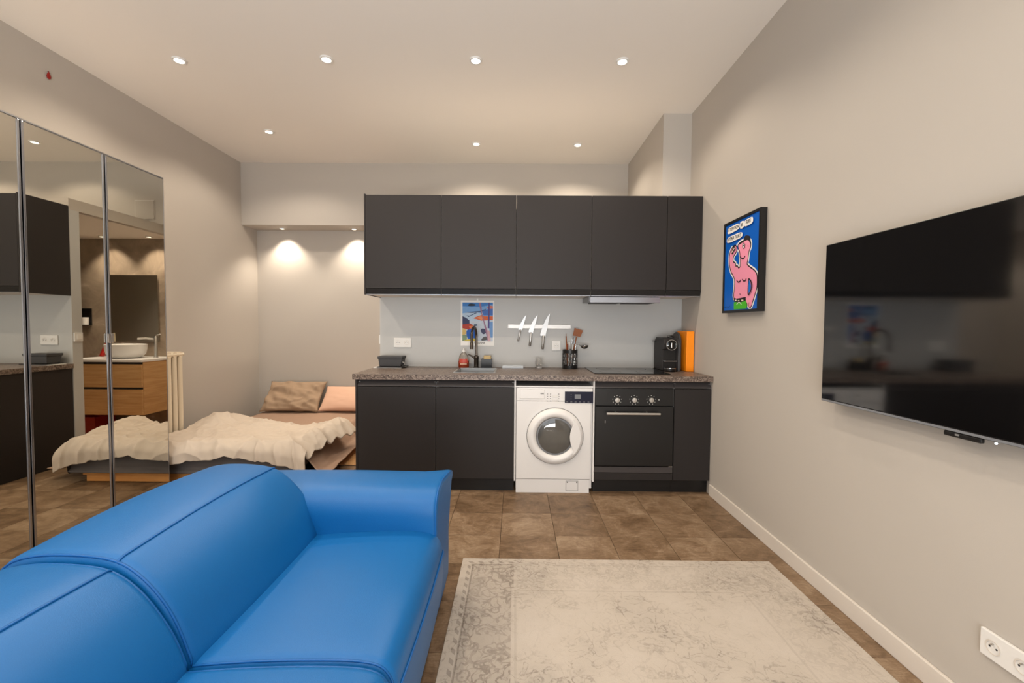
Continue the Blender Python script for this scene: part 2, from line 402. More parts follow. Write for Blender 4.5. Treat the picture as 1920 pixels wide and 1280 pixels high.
# cut tiles along both long walls
for j in range(-17, 3):
    cy = 3.215 + TY*(j-.5)
    if cy < YF: continue
    rest.box(XL, -.08 + TX*-9 - gap, cy-TY/2+gap/2, cy+TY/2-gap/2, -.004, 0)
    o = MB().box(-.08 + TX*4 + gap/2, XR, cy-TY/2+gap/2, cy+TY/2-gap/2, -.004, 0).build('tile', M['floor'], floor)
rest.box(XL, XR, YF, 3.215 - TY*17.0 - gap, -.004, 0)
ro_ = rest.build('tiles_beyond', M['floor'], floor); ro_['kind'] = 'stuff'
fa = thing('floor_alcove', 'light wooden plank floor of the sleeping alcove and bathroom', 'floor', (-1.6, 4.5, 0), kind='structure')
for i in range(8):
    box('plank', M['plank'], fa, XK - .12*(i+1) + .001, XK - .12*i - .001, 3.875, YA, -.004, .004, bev=.001, seg=1)
box('bathroom_planks', M['plank'], fa, XK, XC, 3.98, YA, -.004, .004)
box('planks_under_bed', M['plank'], fa, XL, XK - .961, 3.875, YA, -.004, .003)

struct('wall_left', 'long warm grey painted wall behind the mirrored wardrobe and bed', 'wall', MB().box(XL-T, XL, YF-T, YA+T, -.06, ZC+.1), M['wall'])
struct('wall_right', 'warm grey painted wall carrying the television and framed print', 'wall', MB().box(XR, XR+T, YF-T, YA+T, -.06, ZC+.1), M['wall'])
struct('wall_column', 'grey boxed column rising above the narrow end of the kitchen', 'wall', MB().box(XC, XR, YC+.145, YA, -.0, ZBOX).box(XC, XR, YC, YA, 2.33, ZC), M['wall'])
struct('wall_back', 'pale grey kitchen wall between worktop and upper cabinets', 'wall', MB().box(XK, XR, YW, 3.98, 0, ZBOX), M['splash'])
struct('wall_bathroom_roof', 'low painted roof slab over the bathroom behind the kitchen', 'wall', MB().box(XK, XC, YW, YA, ZBOX, ZS), M['wall'])
struct('wall_upper', 'painted upper wall between ceiling and sleeping alcove', 'wall', MB().box(XL, XC, YB, YA, ZS, ZC), M['wall'])
struct('wall_alcove', 'warm lit wall at the head of the bed', 'wall', MB().box(XL, XK, YA, YA+T, 0, ZS), M['wall'])
struct('wall_bathroom', 'mottled stone-tiled bathroom wall seen in the wardrobe mirror', 'wall', MB().box(XK, XC, YA-.002, YA+T, 0, ZBOX), M['stone'])
struct('ceiling', 'smooth off-white ceiling with recessed downlights', 'ceiling', MB().box(XL, XR, YF-T, YA, ZC, ZC+.1), M['ceiling'])
struct('ceiling_bathroom', 'white bathroom ceiling glimpsed in the wardrobe mirror', 'ceiling', MB().box(XK+.06, XC, 3.985, YA-.003, ZBOX-.006, ZBOX-.0005), M['ceiling'])
struct('bounce_sheet', 'unseen dark sheet added on the bathroom roof slab against bounced light', 'trim', MB().box(XK+.02, XC-.001, YW+.02, YB-.001, ZS+.0003, ZS+.006), mat('bounce_dark', rgb(120,114,106), .9, vary=.08))  # hidden dark sheet added to cut light bouncing off the slab
# wall behind the camera; its unseen window is added to let light in
wx0, wx1, wz0, wz1 = -1.75, .85, .12, 2.75
struct('wall_front', 'painted wall with the added window behind the viewer', 'wall',
       MB().box(XL, wx0, YF-T, YF, 0, ZC).box(wx1, XR, YF-T, YF, 0, ZC).box(wx0, wx1, YF-T, YF, 0, wz0).box(wx0, wx1, YF-T, YF, wz1, ZC), M['wall'])
w1 = thing('added_window', 'unseen tall white two-leaf window added behind the viewer for light', 'window', (-.45, YF-.06, wz0), kind='structure')
wf = MB()
for a, b in ((wx0, wx0+.05), (-.475, -.425), (wx1-.05, wx1)): wf.box(a, b, YF-.09, YF-.04, wz0, wz1)
wf.box(wx0, wx1, YF-.09, YF-.04, wz0, wz0+.05).box(wx0, wx1, YF-.09, YF-.04, wz1-.05, wz1)
wf.build('window_frame', M['whitepaint'], w1)
pane_m = bpy.data.materials.new('window_pane'); pane_m.use_nodes = True
nt = pane_m.node_tree; nt.nodes.remove(nt.nodes['Principled BSDF'])
tr = nt.nodes.new('ShaderNodeBsdfTransparent'); gl = nt.nodes.new('ShaderNodeBsdfGlossy'); gl.inputs['Roughness'].default_value = .02
ms = nt.nodes.new('ShaderNodeMixShader'); ms.inputs[0].default_value = .07
nt.links.new(tr.outputs[0], ms.inputs[1]); nt.links.new(gl.outputs[0], ms.inputs[2]); nt.links.new(ms.outputs[0], nt.nodes['Material Output'].inputs[0])
for a, b in ((wx0+.05, -.475), (-.425, wx1-.05)): box('pane', pane_m, w1, a, b, YF-.067, YF-.063, wz0+.05, wz1-.05)
# skirting
def baseboard(name, label, x0, x1, y0, y1): struct(name, label, 'baseboard', MB().box(x0, x1, y0, y1, .0, .085), M['whitepaint'], bev=.004)
baseboard('baseboard_right', 'off-white skirting board along the television wall', XR-.014, XR, YF, D1-.004)
baseboard('baseboard_front', 'off-white skirting board under the added window', XL, XR-.014, YF, YF+.014)
baseboard('baseboard_left', 'off-white skirting board by the radiator beside the bed', XL, XL+.014, 3.26, YA)

# ------------------------------------------------------------------ downlights
def downlight(x, y, z, label, group, watt, size=math.radians(145), r=.043):
    t = thing('downlight', label, 'lamp', (x, y, z - .006), group)
    MB().lathe([(r*.70, 0), (r*.72, -.004), (r*.97, -.005), (r, -.001), (r, .006), (r*.68, .006)], (x, y, z-.006), n=24, closed=True).build('trim_ring', M['white'], t, smooth=50)
    MB().lathe([(r*.71, .0018), (r*.71, .005)], (x, y, z-.006), n=20).build('lens', M['lamp'], t)
    l = bpy.data.lights.new('downlight_beam', 'SPOT'); l.energy = watt; l.color = SPOT_COL; l.spot_size = size; l.spot_blend = .45 if size > 2 else .7; l.shadow_soft_size = .03
    lo = bpy.data.objects.new('downlight_beam', l); C.objects.link(lo); lo.parent = t; lo.location = (0, 0, -.012)
    return t
FR = 'recessed ceiling downlights'
names = ['recessed ceiling downlight nearest the mirrored wardrobe, front row', 'recessed ceiling downlight second from the wardrobe in the front row',
         'recessed ceiling downlight third from the wardrobe in the front row', 'recessed ceiling downlight nearest the right wall, front row']
for (x, y), n in zip(((-2.316,3.02), (-1.297,3.004), (-.282,3.012), (.715,3.02)), names): downlight(x, y, ZC, n, FR, SPOT_W)
for (x, y), n in zip(((-2.322,4.112), (-.40,4.368), (.607,4.384)), ('recessed ceiling downlight of the rear row above the bed', 'recessed ceiling downlight of the rear row above the sink side of the kitchen',
        'recessed ceiling downlight of the rear row beside the boxed column')): downlight(x, y, ZC, n, FR, SPOT_W)
for y in (1.75, .45, -.85):
    for x in (-2.3, -1.05, .3): downlight(x, y, ZC, 'recessed ceiling downlight out of view above the sofa end of the room', 'downlights over the sofa end', SPOT_W)
downlight(-2.72, 5.068, ZS, 'small downlight in the alcove soffit beside the left wall', 'alcove soffit downlights', ALCOVE_W, size=math.radians(108), r=.032)
downlight(-1.885, 5.074, ZS, 'small downlight in the alcove soffit beside the kitchen cabinets', 'alcove soffit downlights', ALCOVE_W, size=math.radians(108), r=.032)
downlight(-.95, 5.05, ZBOX-.006, 'bathroom downlight above the round mirror wall nearest the doorway, seen in reflection'.replace('round mirror wall', 'washbasin mirror'), 'bathroom downlights', ALCOVE_W, size=math.radians(108), r=.032)
downlight(-.40, 5.05, ZBOX-.006, 'bathroom downlight above the washbasin, farther from the doorway', 'bathroom downlights', ALCOVE_W, size=math.radians(108), r=.032)

downlight(-.55, 4.42, ZBOX-.006, 'unseen bathroom downlight added just behind the kitchen wall to brighten the room', 'bathroom downlights', ALCOVE_W, size=math.radians(108), r=.032)  # extra lamp added to lift the dark bathroom

# ------------------------------------------------------------------ mirrored wardrobe
MX, MT = -2.61, 2.335
wd = thing('wardrobe', 'tall built-in wardrobe with mirrored hinged doors along the left wall', 'wardrobe', (-2.85, 2.0, 0))
edges = [3.225, 2.763, 2.295, 1.83, 1.365, .90]
box('body', M['whitepaint'], wd, XL+.016, MX-.024, edges[-1], 3.215, .0, MT-.004)
box('top_trim', M['alu'], wd, MX-.022, MX+.003, edges[-1], 3.225, MT, MT+.008)
for a, b in zip(edges[1:], edges[:-1]):
    d = box('mirror_door', M['mirror'], wd, MX-.018, MX, a+.004, b-.004, .02, MT-.003)
    for q in (a, b):
        if abs(q - 3.225) < .01:
            box('edge_strip', M['alu'], d, MX-.018, MX+.001, q-.0045, q, .02, MT-.003)
        else:
            s = 1 if q == a else -1
            lo, hi = sorted((q + s*.004, q + s*.016))
            box('edge_strip', M['alu'], d, MX-.02, MX+.004, lo, hi, .02, MT-.003, bev=.002)
    if abs(a - 2.763) < .01: pass
hz = at(203, 634, x=MX).z
box('handle', M['chrome'], wd, MX+.005, MX+.016, 2.745, 2.763, hz-.03, hz+.03, bev=.003)
box('handle', M['chrome'], wd, MX+.005, MX+.016, 2.765, 2.783, hz-.03, hz+.03, bev=.003)

# ------------------------------------------------------------------ kitchen: base run
Yd = D1 + .012            # front face of the doors; worktop overhangs a little
YBK = YW - .002
ZT0, ZT1 = .86, .90
def xk(u): return XK + u
def base_cabinet(x0, x1, label, side_left=False):
    t = thing('base_cabinet', label, 'cabinet', ((x0+x1)/2, D1+.3, 0), 'anthracite base cabinets')
    xl = x0
    if side_left:
        box('end_panel', M['dark'], t, x0, x0+.016, Yd+.0, YBK, .0, ZT0-.0015, bev=.001, seg=1); xl = x0+.0165
    c = MB(); yb = Yd + .022
    c.box(xl, xl+.016, yb, YBK, .10, ZT0-.02).box(x1-.017, x1-.001, yb, YBK, .10, ZT0-.02).box(xl, x1-.001, yb, YBK, .10, .116).box(xl, x1-.001, YBK-.01, YBK, .1, ZT0-.02)
    c.build('carcass', M['white'], t)
    box('door', M['dark'], t, xl+.001, x1-.002, Yd, Yd+.02, .105, .802, bev=.0012, seg=1)
    # J-shaped grip profile above the door
    g = MB().add([(xl, Yd+.004, .806), (xl, Yd+.004, .812), (xl, Yd+.03, .85), (xl, Yd+.06, .8585), (xl, Yd+.06, .806),
                  (x1-.002, Yd+.004, .806), (x1-.002, Yd+.004, .812), (x1-.002, Yd+.03, .85), (x1-.002, Yd+.06, .8585), (x1-.002, Yd+.06, .806)],
                 [(0,1,2,3,4), (9,8,7,6,5), (0,5,6,1), (1,6,7,2), (2,7,8,3), (3,8,9,4), (4,9,5,0)])
    g.build('grip_profile', M['darkedge'], t)
    box('plinth', M['black'], t, xl, x1-.001, Yd+.045, Yd+.06, 0, .0985)
    return t
XE = XR - .002
base_cabinet(xk(.006), xk(.618), 'anthracite base cabinet with bare end panel beside the bed', True)
base_cabinet(xk(.619), xk(1.212), 'anthracite base cabinet under the sink beside the washing machine')
base_cabinet(xk(2.421), XE, 'narrow anthracite base cabinet between oven and right wall')
# washing machine niche
hs = thing('washer_housing', 'white side panels and shelf framing the washing machine niche', 'cabinet', (xk(1.517), D1+.3, 0))
box('side_panel', M['lacquer'], hs, xk(1.213), xk(1.224), Yd+.0, YBK, .09, ZT0-.002)
box('side_panel', M['lacquer'], hs, xk(1.809), xk(1.82), Yd+.0, YBK, .09, ZT0-.002)
box('shelf', M['lacquer'], hs, xk(1.2245), xk(1.8085), Yd+.01, YBK, .806, .816)
box('back_panel', M['dark'], hs, xk(1.2245), xk(1.8085), 3.6, 3.61, .817, ZT0-.003)
# washing machine
wxa, wxb = xk(1.227), xk(1.806)
yw = Yd + .002
wm = thing('washing_machine', 'white built-in front-loading washing machine with round glass door', 'washing machine', ((wxa+wxb)/2, D1+.3, 0))
box('body', M['lacquer'], wm, wxa, wxb, yw+.02, YBK-.03, .03, .803)
box('front_panel', M['lacquer'], wm, wxa+.001, wxb-.012, yw, yw+.0195, .106, .702, bev=.003)
cp = box('control_panel', M['lacquer'], wm, wxa+.001, wxb-.001, yw-.004, yw+.0195, .7045, .8025, bev=.003)
box('detergent_drawer', M['lacquer'], cp, wxa+.028, wxa+.215, yw-.011, yw-.0042, .722, .793, bev=.004)
pz = lambda py: at(1040, py, y=yw).z
px_ = lambda p: at(p, 780, y=yw).x
disp = box('display', M['towel_blue'], cp, px_(1058.5), px_(1111.5), yw-.0075, yw-.0042, pz(754.5), pz(733.5), bev=.001)
box('display_screen', M['display'], disp, px_(1077), px_(1088), yw-.0082, yw-.0076, pz(747), pz(738.5))
for k in range(4): box('display_mark', M['display'], disp, px_(1069.5), px_(1070.8), yw-.0082, yw-.0076, pz(739.5+4*k), pz(738.5+4*k))
for k in range(6): box('display_mark', M['display'], disp, px_(1061+8*k), px_(1064.5+8*k), yw-.0082, yw-.0076, pz(753), pz(752))
for c in range(3):
    for r in range(4):
        if c == 2 or r in (0, 1, 2, 3):
            box('programme_mark', M['print_grey'], cp, px_(1025+c*5.5+ (10 if c==2 else 0)), px_(1027.2+c*5.5+(10 if c==2 else 0)), yw-.0046, yw-.0042, pz(739.2+4.3*r), pz(737.8+4.3*r))
for r in range(2): box('programme_button', M['white'], cp, px_(1035.5), px_(1047), yw-.007, yw-.0042, pz(744.5+6*r), pz(741+6*r), bev=.002)
text('brand_mark', 'AEG', .014, M['print_black'], cp, facing_cam(px_(1016), yw-.0112, pz(737.5)), bold=.0004)
dc = at(1040.5, 817, y=yw); R_o = .212; R_i = .148
dcx, dcz = dc.x, dc.z
door = MB().lathe([(R_i-.006, -.012), (R_i+.002, -.03), (R_i+.02, -.040), (R_o-.03, -.040), (R_o-.008, -.028), (R_o, -.012), (R_o, -.001), (R_i-.006, -.001)], (dcx, yw, dcz), 'Y', 64, closed=True).build('door_ring', M['lacquer'], wm, smooth=45)
MB().lathe([(R_o+.004, -.0015), (R_o+.004, -.004), (R_o+.0005, -.004), (R_o+.0005, -.0015)], (dcx, yw, dcz), 'Y', 64, closed=True).build('door_gasket', M['print_grey'], door)
gl_ = MB().lathe([(.0005, -.026), (.05, -.025), (.10, -.021), (.135, -.0155), (R_i-.0065, -.012), (R_i-.0065, -.004), (.0005, -.004)], (dcx, yw, dcz), 'Y', 48).build('door_glass', M['smokeglass'], door, smooth=40)
MB().lathe([(R_i-.0062, -.0125), (R_i-.0062, -.0165), (R_i-.018, -.0175), (R_i-.018, -.0135)], (dcx, yw, dcz), 'Y', 48, closed=True).build('glass_rim', M['display'], door, smooth=40)
hp = []
for k in range(13):
    a = math.radians(-46 + 92*k/12); hp.append((dcx + (R_o-.02)*math.cos(a), dcz + (R_o-.02)*math.sin(a)))
for k in range(9):
    a = math.radians(40 - 80*k/8); hp.append((dcx + R_o*.66 - .032*math.cos(a*2.0), dcz + .155*math.sin(a)))
MB().poly([(p[0], yw-.0445, p[1]) for p in hp], (0, .012, 0)).build('door_handle', M['lacquer'], door, bev=.003)
box('kick_panel', M['lacquer'], wm, wxa+.001, wxb-.02, yw+.004, yw+.0195, .0, .1035)
box('flap_gap', M['print_grey'], wm, px_(1062.3), px_(1085.7), yw+.0032, yw+.0039, .0155, .0925)
fl = box('filter_flap', M['lacquer'], wm, px_(1063), px_(1085), yw+.0005, yw+.0031, .018, .090, bev=.001)
box('flap_clip', M['print_grey'], fl, px_(1064), px_(1066.5), yw-.001, yw+.0004, .078, .088); box('flap_clip', M['print_grey'], fl, px_(1081.5), px_(1084), yw-.001, yw+.0004, .078, .088)
# oven and its cabinet
ox0, ox1 = xk(1.821), xk(2.420)
oc = thing('oven_cabinet', 'anthracite cabinet housing the built-in oven under the hob', 'cabinet', ((ox0+ox1)/2, D1+.3, 0), 'anthracite base cabinets')
MB().box(ox0, ox0+.016, Yd+.022, YBK, .1, ZT0-.02).box(ox1-.017, ox1-.001, Yd+.022, YBK, .1, ZT0-.02).box(ox0, ox1-.001, Yd+.022, YBK, .1, .116).build('carcass', M['dark'], oc)
MB().add([(ox0, Yd+.004, .806), (ox0, Yd+.004, .812), (ox0, Yd+.03, .85), (ox0, Yd+.06, .8585), (ox0, Yd+.06, .806),
          (ox1-.001, Yd+.004, .806), (ox1-.001, Yd+.004, .812), (ox1-.001, Yd+.03, .85), (ox1-.001, Yd+.06, .8585), (ox1-.001, Yd+.06, .806)],
         [(0,1,2,3,4), (9,8,7,6,5), (0,5,6,1), (1,6,7,2), (2,7,8,3), (3,8,9,4), (4,9,5,0)]).build('grip_profile', M['darkedge'], oc)
box('filler_strip', M['dark'], oc, ox0+.002, ox1-.002, Yd, Yd+.02, .105, .158, bev=.001, seg=1)
box('filler_strip', M['darkedge'], oc, ox0+.002, ox1-.002, Yd+.004, Yd+.02, .160, .205, bev=.001, seg=1)
box('plinth', M['black'], oc, ox0, ox1, Yd+.045, Yd+.06, 0, .0985)
ov = thing('oven', 'black built-in oven with three round knobs and steel bar handle', 'oven', ((ox0+ox1)/2, D1+.3, .21))
box('body', M['black'], ov, ox0+.02, ox1-.02, Yd+.021, YBK-.05, .21, .80)
ocp = box('control_panel', M['black'], ov, ox0+.004, ox1-.006, Yd-.002, Yd+.02, .673, .803, bev=.002)
od = box('door', M['black'], ov, ox0+.004, ox1-.006, Yd-.006, Yd+.02, .214, .667, bev=.003)
for p in (1157, 1189, 1221):
    q = at(p, 749.5, y=Yd-.003)
    kb = MB().lathe([(.0195, -.0005), (.0195, -.012), (.0175, -.017), (.0005, -.018)], (q.x, Yd-.002, q.z), 'Y', 24).build('knob', M['steel'], ocp, smooth=40)
    box('pointer', M['white'], kb, q.x-.0015, q.x+.0015, Yd-.0205, Yd-.0195, q.z+.002, q.z+.016)
    for k in range(9):
        a = 2*PI*k/9 + PI/2
        MB().lathe([(.0026, -.0006), (.0026, -.0001)], (q.x + .033*math.cos(a), Yd-.002, q.z + .033*math.sin(a)), 'Y', 8).build('dial_mark', M['white'], ocp)
q = at(1235.5, 749.5, y=Yd-.003); MB().lathe([(.004, -.001), (.004, -.0001)], (q.x, Yd-.002, q.z), 'Y', 10).build('indicator', M['white'], ocp)
h0, h1 = at(1137.5, 775, y=Yd-.05), at(1239, 775, y=Yd-.05)
hh = MB().box(h0.x, h1.x, Yd-.056, Yd-.042, h0.z-.010, h0.z+.008).build('handle', M['steel'], od, bev=.004)
for p in (1155, 1214):
    a = at(p, 771, y=Yd-.03)
    MB().tube([(a.x, Yd-.0421, h0.z), (a.x, Yd-.0062, h0.z+.004)], .007).build('handle_post', M['steel'], hh, smooth=40)
s = at(1135, 790, y=Yd-.008); box('sticker_remnant', M['print_grey'], od, s.x-.004, s.x+.003, Yd-.0068, Yd-.0062, s.z-.012, s.z+.008)
box('hinge_cover', M['steel'], od, ox1-.034, ox1-.007, Yd-.002, Yd+.004, .2075, .2135)

# worktop with the sink opening
sk0, sk1, sy0, sy1 = -.475, -.165, 3.40, 3.74
wt = MB(); a, b = XK-.008, XE; y0 = D1-.012
wt.box(a, sk0, y0, YBK, ZT0, ZT1).box(sk1, b, y0, YBK, ZT0, ZT1).box(sk0, sk1, y0, sy0, ZT0, ZT1).box(sk0, sk1, sy1, YBK, ZT0, ZT1)
tag(wt.build('worktop', M['counter']), 'long brown speckled stone-look worktop over the base cabinets', 'worktop')
sk = thing('sink', 'small rectangular steel inset sink beside the dark tap', 'sink', ((sk0+sk1)/2, (sy0+sy1)/2, .72))
g = .0015; w_ = .004
MB().box(sk0+g, sk0+g+w_, sy0+g, sy1-g, .722, ZT1+.001).box(sk1-g-w_, sk1-g, sy0+g, sy1-g, .722, ZT1+.001).box(sk0+g+w_, sk1-g-w_, sy0+g, sy0+g+w_, .722, ZT1+.001).box(sk0+g+w_, sk1-g-w_, sy1-g-w_, sy1-g, .722, ZT1+.001).box(sk0+g, sk1-g, sy0+g, sy1-g, .718, .7215).build('bowl', M['steel'], sk)
MB().box(sk0-.012, sk1+.012, sy0-.012, sy0, ZT1+.0006, ZT1+.003).box(sk0-.012, sk1+.012, sy1, sy1+.012, ZT1+.0006, ZT1+.003).box(sk0-.012, sk0, sy0, sy1, ZT1+.0006, ZT1+.003).box(sk1, sk1+.012, sy0, sy1, ZT1+.0006, ZT1+.003).build('rim', M['steel'], sk)
MB().lathe([(.03, 0), (.03, .003), (.01, .002)], (-.32, 3.57, .7217), n=20).build('drain', M['chrome'], sk)
ovf = MB()
for k in range(3): ovf.box(-.345 + .014*k, -.335 + .014*k, sy1-g-w_-.001, sy1-g-w_-.0002, .862, .868)
ovf.build('overflow_slots', M['black'], sk)

# ------------------------------------------------------------------ upper cabinets
def upper(x0, x1, label, end=False):
    z0, z1 = 1.513, 2.307
    t = thing('wall_cabinet', label, 'cabinet', ((x0+x1)/2, 3.68, z0), 'anthracite wall cabinets')
    c = MB().box(x0+.001, x0+.017, D2+.021, YBK, z0+.004, z1).box(x1-.017, x1-.001, D2+.021, YBK, z0+.004, z1).box(x0+.017, x1-.017, D2+.021, YBK, z0+.004, z0+.02).box(x0+.017, x1-.017, D2+.021, YBK, z1-.016, z1).box(x0+.017, x1-.017, YBK-.008, YBK, z0+.02, z1-.016)
    c.build('carcass', M['whitepaint'] if not end else M['whitepaint'], t)
    if end: box('end_panel', M['dark'], t, x0-.0125, x0, D2, YBK, z0, z1+.008, bev=.001, seg=1)
    box('door', M['dark'], t, x0+.0015, x1-.0015, D2, D2+.02, z0+.052, z1, bev=.0012, seg=1)
    MB().add([(x0+.0015, D2+.002, z0+.05), (x0+.0015, D2+.016, z0+.006), (x0+.0015, D2+.0205, z0+.006), (x0+.0015, D2+.0205, z0+.05),
              (x1-.0015, D2+.002, z0+.05), (x1-.0015, D2+.016, z0+.006), (x1-.0015, D2+.0205, z0+.006), (x1-.0015, D2+.0205, z0+.05)],
             [(0,1,2,3), (7,6,5,4), (0,4,5,1), (1,5,6,2), (2,6,7,3), (3,7,4,0)]).build('grip_profile', M['black'], t)
    box('light_rail', M['alu'], t, x0+.002, x1-.002, D2+.008, D2+.0205, z0+.0005, z0+.0055)
upper(xk(.012), xk(.619), 'anthracite wall cabinet at the alcove end of the row, dark end panel', True)
upper(xk(.62), xk(1.219), 'anthracite wall cabinet directly above the sink and small poster')
upper(xk(1.22), xk(1.819), 'anthracite wall cabinet directly above the knife rail')
upper(xk(1.82), xk(2.419), 'anthracite wall cabinet above the cooker hood')
upper(xk(2.42), XE, 'narrow anthracite wall cabinet against the right wall')
hd = thing('cooker_hood', 'slim steel pull-out cooker hood under the wall cabinet', 'cooker hood', (.9, 3.6, 1.45))
hx0, hx1 = xk(1.822), xk(2.38)
box('hood_body', M['display'], hd, hx0-.012, hx1-.0, D2+.035, YBK-.04, 1.472, 1.5125)
box('front_lip', M['alu'], hd, hx0-.004, hx1+.0, D2+.016, D2+.0345, 1.462, 1.507, bev=.002)
for k in range(2): box('filter', M['rubber'], hd, hx0+.03+.28*k, hx0+.27+.28*k, D2+.07, YBK-.07, 1.466, 1.4718)

# ------------------------------------------------------------------ things on and above the worktop
Z = ZT1
def hob():
    t = thing('hob', 'black glass hob set flush in the worktop', 'hob', (.9, 3.6, Z))
    box('glass_plate', M['blackglass'], t, .62, 1.21, 3.365, 3.862, Z+.0005, Z+.006, bev=.0015)
    for x, y, r in ((.77, 3.50, .085), (1.05, 3.50, .07), (.77, 3.73, .07), (1.04, 3.73, .085)):
        MB().lathe([(r, .0062), (r, .0066), (r-.003, .0066), (r-.003, .0062)], (x, y, Z), n=32, closed=True).build('cooking_zone', M['print_grey'], t)
hob()
# tub on tray, left end
tx0, tx1 = at(706, 690, z=Z).x, at(766, 690, z=Z).x
tr = thing('tray', 'thin black tray under the grey plastic tub', 'tray', ((tx0+tx1)/2, 3.77, Z))
MB().box(tx0, tx1-.03, 3.69, 3.84, Z+.0065, Z+.014).build('plate', M['black'], tr, bev=.003)
box('paper_edge', M['paper'], tr, tx0-.03, tx1-.06, 3.70, 3.83, Z+.0005, Z+.006)
tb = thing('storage_tub', 'dark grey plastic tub on a black tray at the worktop end', 'tub', ((tx0+tx1)/2-.02, 3.77, Z+.014))
cx0, cx1 = at(710, 668, y=3.72).x, at(754, 668, y=3.72).x
zt = at(732, 668, y=3.71).z
tu = MB(); w_ = .004
for (a, b) in (((cx0+.008, cx1-.012, 3.712, 3.825), (cx0, cx1, 3.705, 3.835)),):
    o0, o1 = a, b
    tu.frustum((*o0, Z+.0145), (*o1, zt-.022))
tu.build('tub_body', M['rubber'], tb, bev=.004)
MB().frustum((cx0-.004, cx1+.004, 3.70, 3.84, zt-.0215), (cx0-.006, cx1+.006, 3.698, 3.842, zt)).build('tub_lid', M['rubber'], tb, bev=.003)
MB().tube([(cx1-.002, 3.74, Z+.05), (cx1+.012, 3.74, Z+.045), (cx1+.012, 3.74, Z+.025), (cx1-.004, 3.74, Z+.02)], .004).build('clip', M['steel'], tb, smooth=40)

# double sockets
def socket(name, label, cx, cz, n, w=.078, h=.086, wall='back', y=None, group='wall sockets'):
    if wall == 'back':
        t = thing(name, label, 'socket', (cx, YW-.005, cz-h/2), group)
        box('plate', M['white'], t, cx-w*n/2, cx+w*n/2, YW-.011, YW-.0005, cz-h/2, cz+h/2, bev=.003)
        for k in range(n):
            x = cx - w*n/2 + w*(k+.5)
            s = MB().lathe([(.021, -.0118), (.0205, -.0112), (.019, -.0112), (.0185, -.0125), (.0215, -.0125)], (x, YW, cz), 'Y', 24, closed=True).build('socket_ring', M['whitepaint'], t)
            for d in (-.0095, .0095): MB().lathe([(.0028, -.0122), (.0028, -.0111)], (x+d, YW, cz), 'Y', 8).build('pin_hole', M['print_black'], s)
            MB().lathe([(.0025, -.02), (.0025, -.0112)], (x, YW, cz+.01), 'Y', 8).build('earth_pin', M['steel'], s)
    else:
        t = thing(name, label, 'socket', (XR-.005, y, cz-h/2), group)
        box('plate', M['white'], t, XR-.012, XR-.0005, y-w*n/2, y+w*n/2, cz-h/2, cz+h/2, bev=.003)
        for k in range(n):
            yy = y + w*n/2 - w*(k+.5)
            s = MB().lathe([(.021, -.0130), (.0205, -.0122), (.019, -.0122), (.0185, -.0137), (.0215, -.0137)], (XR, yy, cz), 'X', 24, closed=True).build('socket_ring', M['whitepaint'], t)
            for d in (-.0095, .0095): MB().lathe([(.0028, -.0132), (.0028, -.0121)], (XR, yy+d, cz), 'X', 8).build('pin_hole', M['print_black'], s)
            MB().lathe([(.0025, -.021), (.0025, -.0122)], (XR, yy, cz+.011), 'X', 8).build('earth_pin', M['steel'], s)
p = at(755, 642, y=YW); socket('wall_socket', 'white double socket above the grey plastic tub', p.x, p.z, 2)
p = at(1047, 648, y=YW); socket('wall_socket', 'white socket half hidden behind the utensil pot', p.x-.02, p.z, 1)
p = at(1229, 653, y=YW); socket('wall_socket', 'white socket half hidden behind the coffee machine', p.x+.035, p.z, 1)
p = at(1844, 1197, x=XR); socket('wall_socket', 'long white triple socket low on the right wall', 0, p.z, 3, wall='right', y=p.y-.117, h=.084)
sw = thing('light_switch', 'white light switch on the wall end beside the kitchen', 'switch', (XK-.004, 3.935, 1.10))
box('plate', M['white'], sw, XK-.012, XK-.0005, 3.897, 3.974, 1.10, 1.18, bev=.002)
box('rocker', M['white'], sw, XK-.0165, XK-.0122, 3.915, 3.956, 1.115, 1.165, bev=.002)

# tap
p = at(893, 689, z=Z); tx, ty = p.x, 3.805
tp = thing('kitchen_tap', 'tall dark metal kitchen tap with curved spout behind the sink', 'tap', (tx, ty, Z))
MB().lathe([(.026, 0), (.026, .008), (.02, .012), (.02, .075), (.022, .078), (.022, .10), (.016, .106), (.012, .112)], (tx, ty, Z), n=24).build('tap_body', M['gun'], tp, smooth=40)
zt = at(893, 613, y=3.72).z
path = [(tx, ty, Z+.105), (tx, ty, zt-.085)]
for k in range(1, 13):
    a = PI*k/12; path.append((tx - .012*(1-math.cos(a)), ty-.085*(1-math.cos(a)), zt-.085+.085*math.sin(a)))
path.append((tx-.024, ty-.17, zt-.15))
MB().tube(path, .0115, 14).build('spout', M['gun'], tp, smooth=50)
MB().lathe([(.0155, 0), (.0155, .05), (.012, .055)], (tx-.024, ty-.17, zt-.185), n=18).build('spray_head', M['gun'], tp, smooth=40)
MB().tube([(tx-.015, ty, Z+.085), (tx-.035, ty-.004, Z+.10), (tx-.072, ty-.01, Z+.118)], [.009, .008, .006], 12).build('lever', M['gun'], tp, smooth=40)
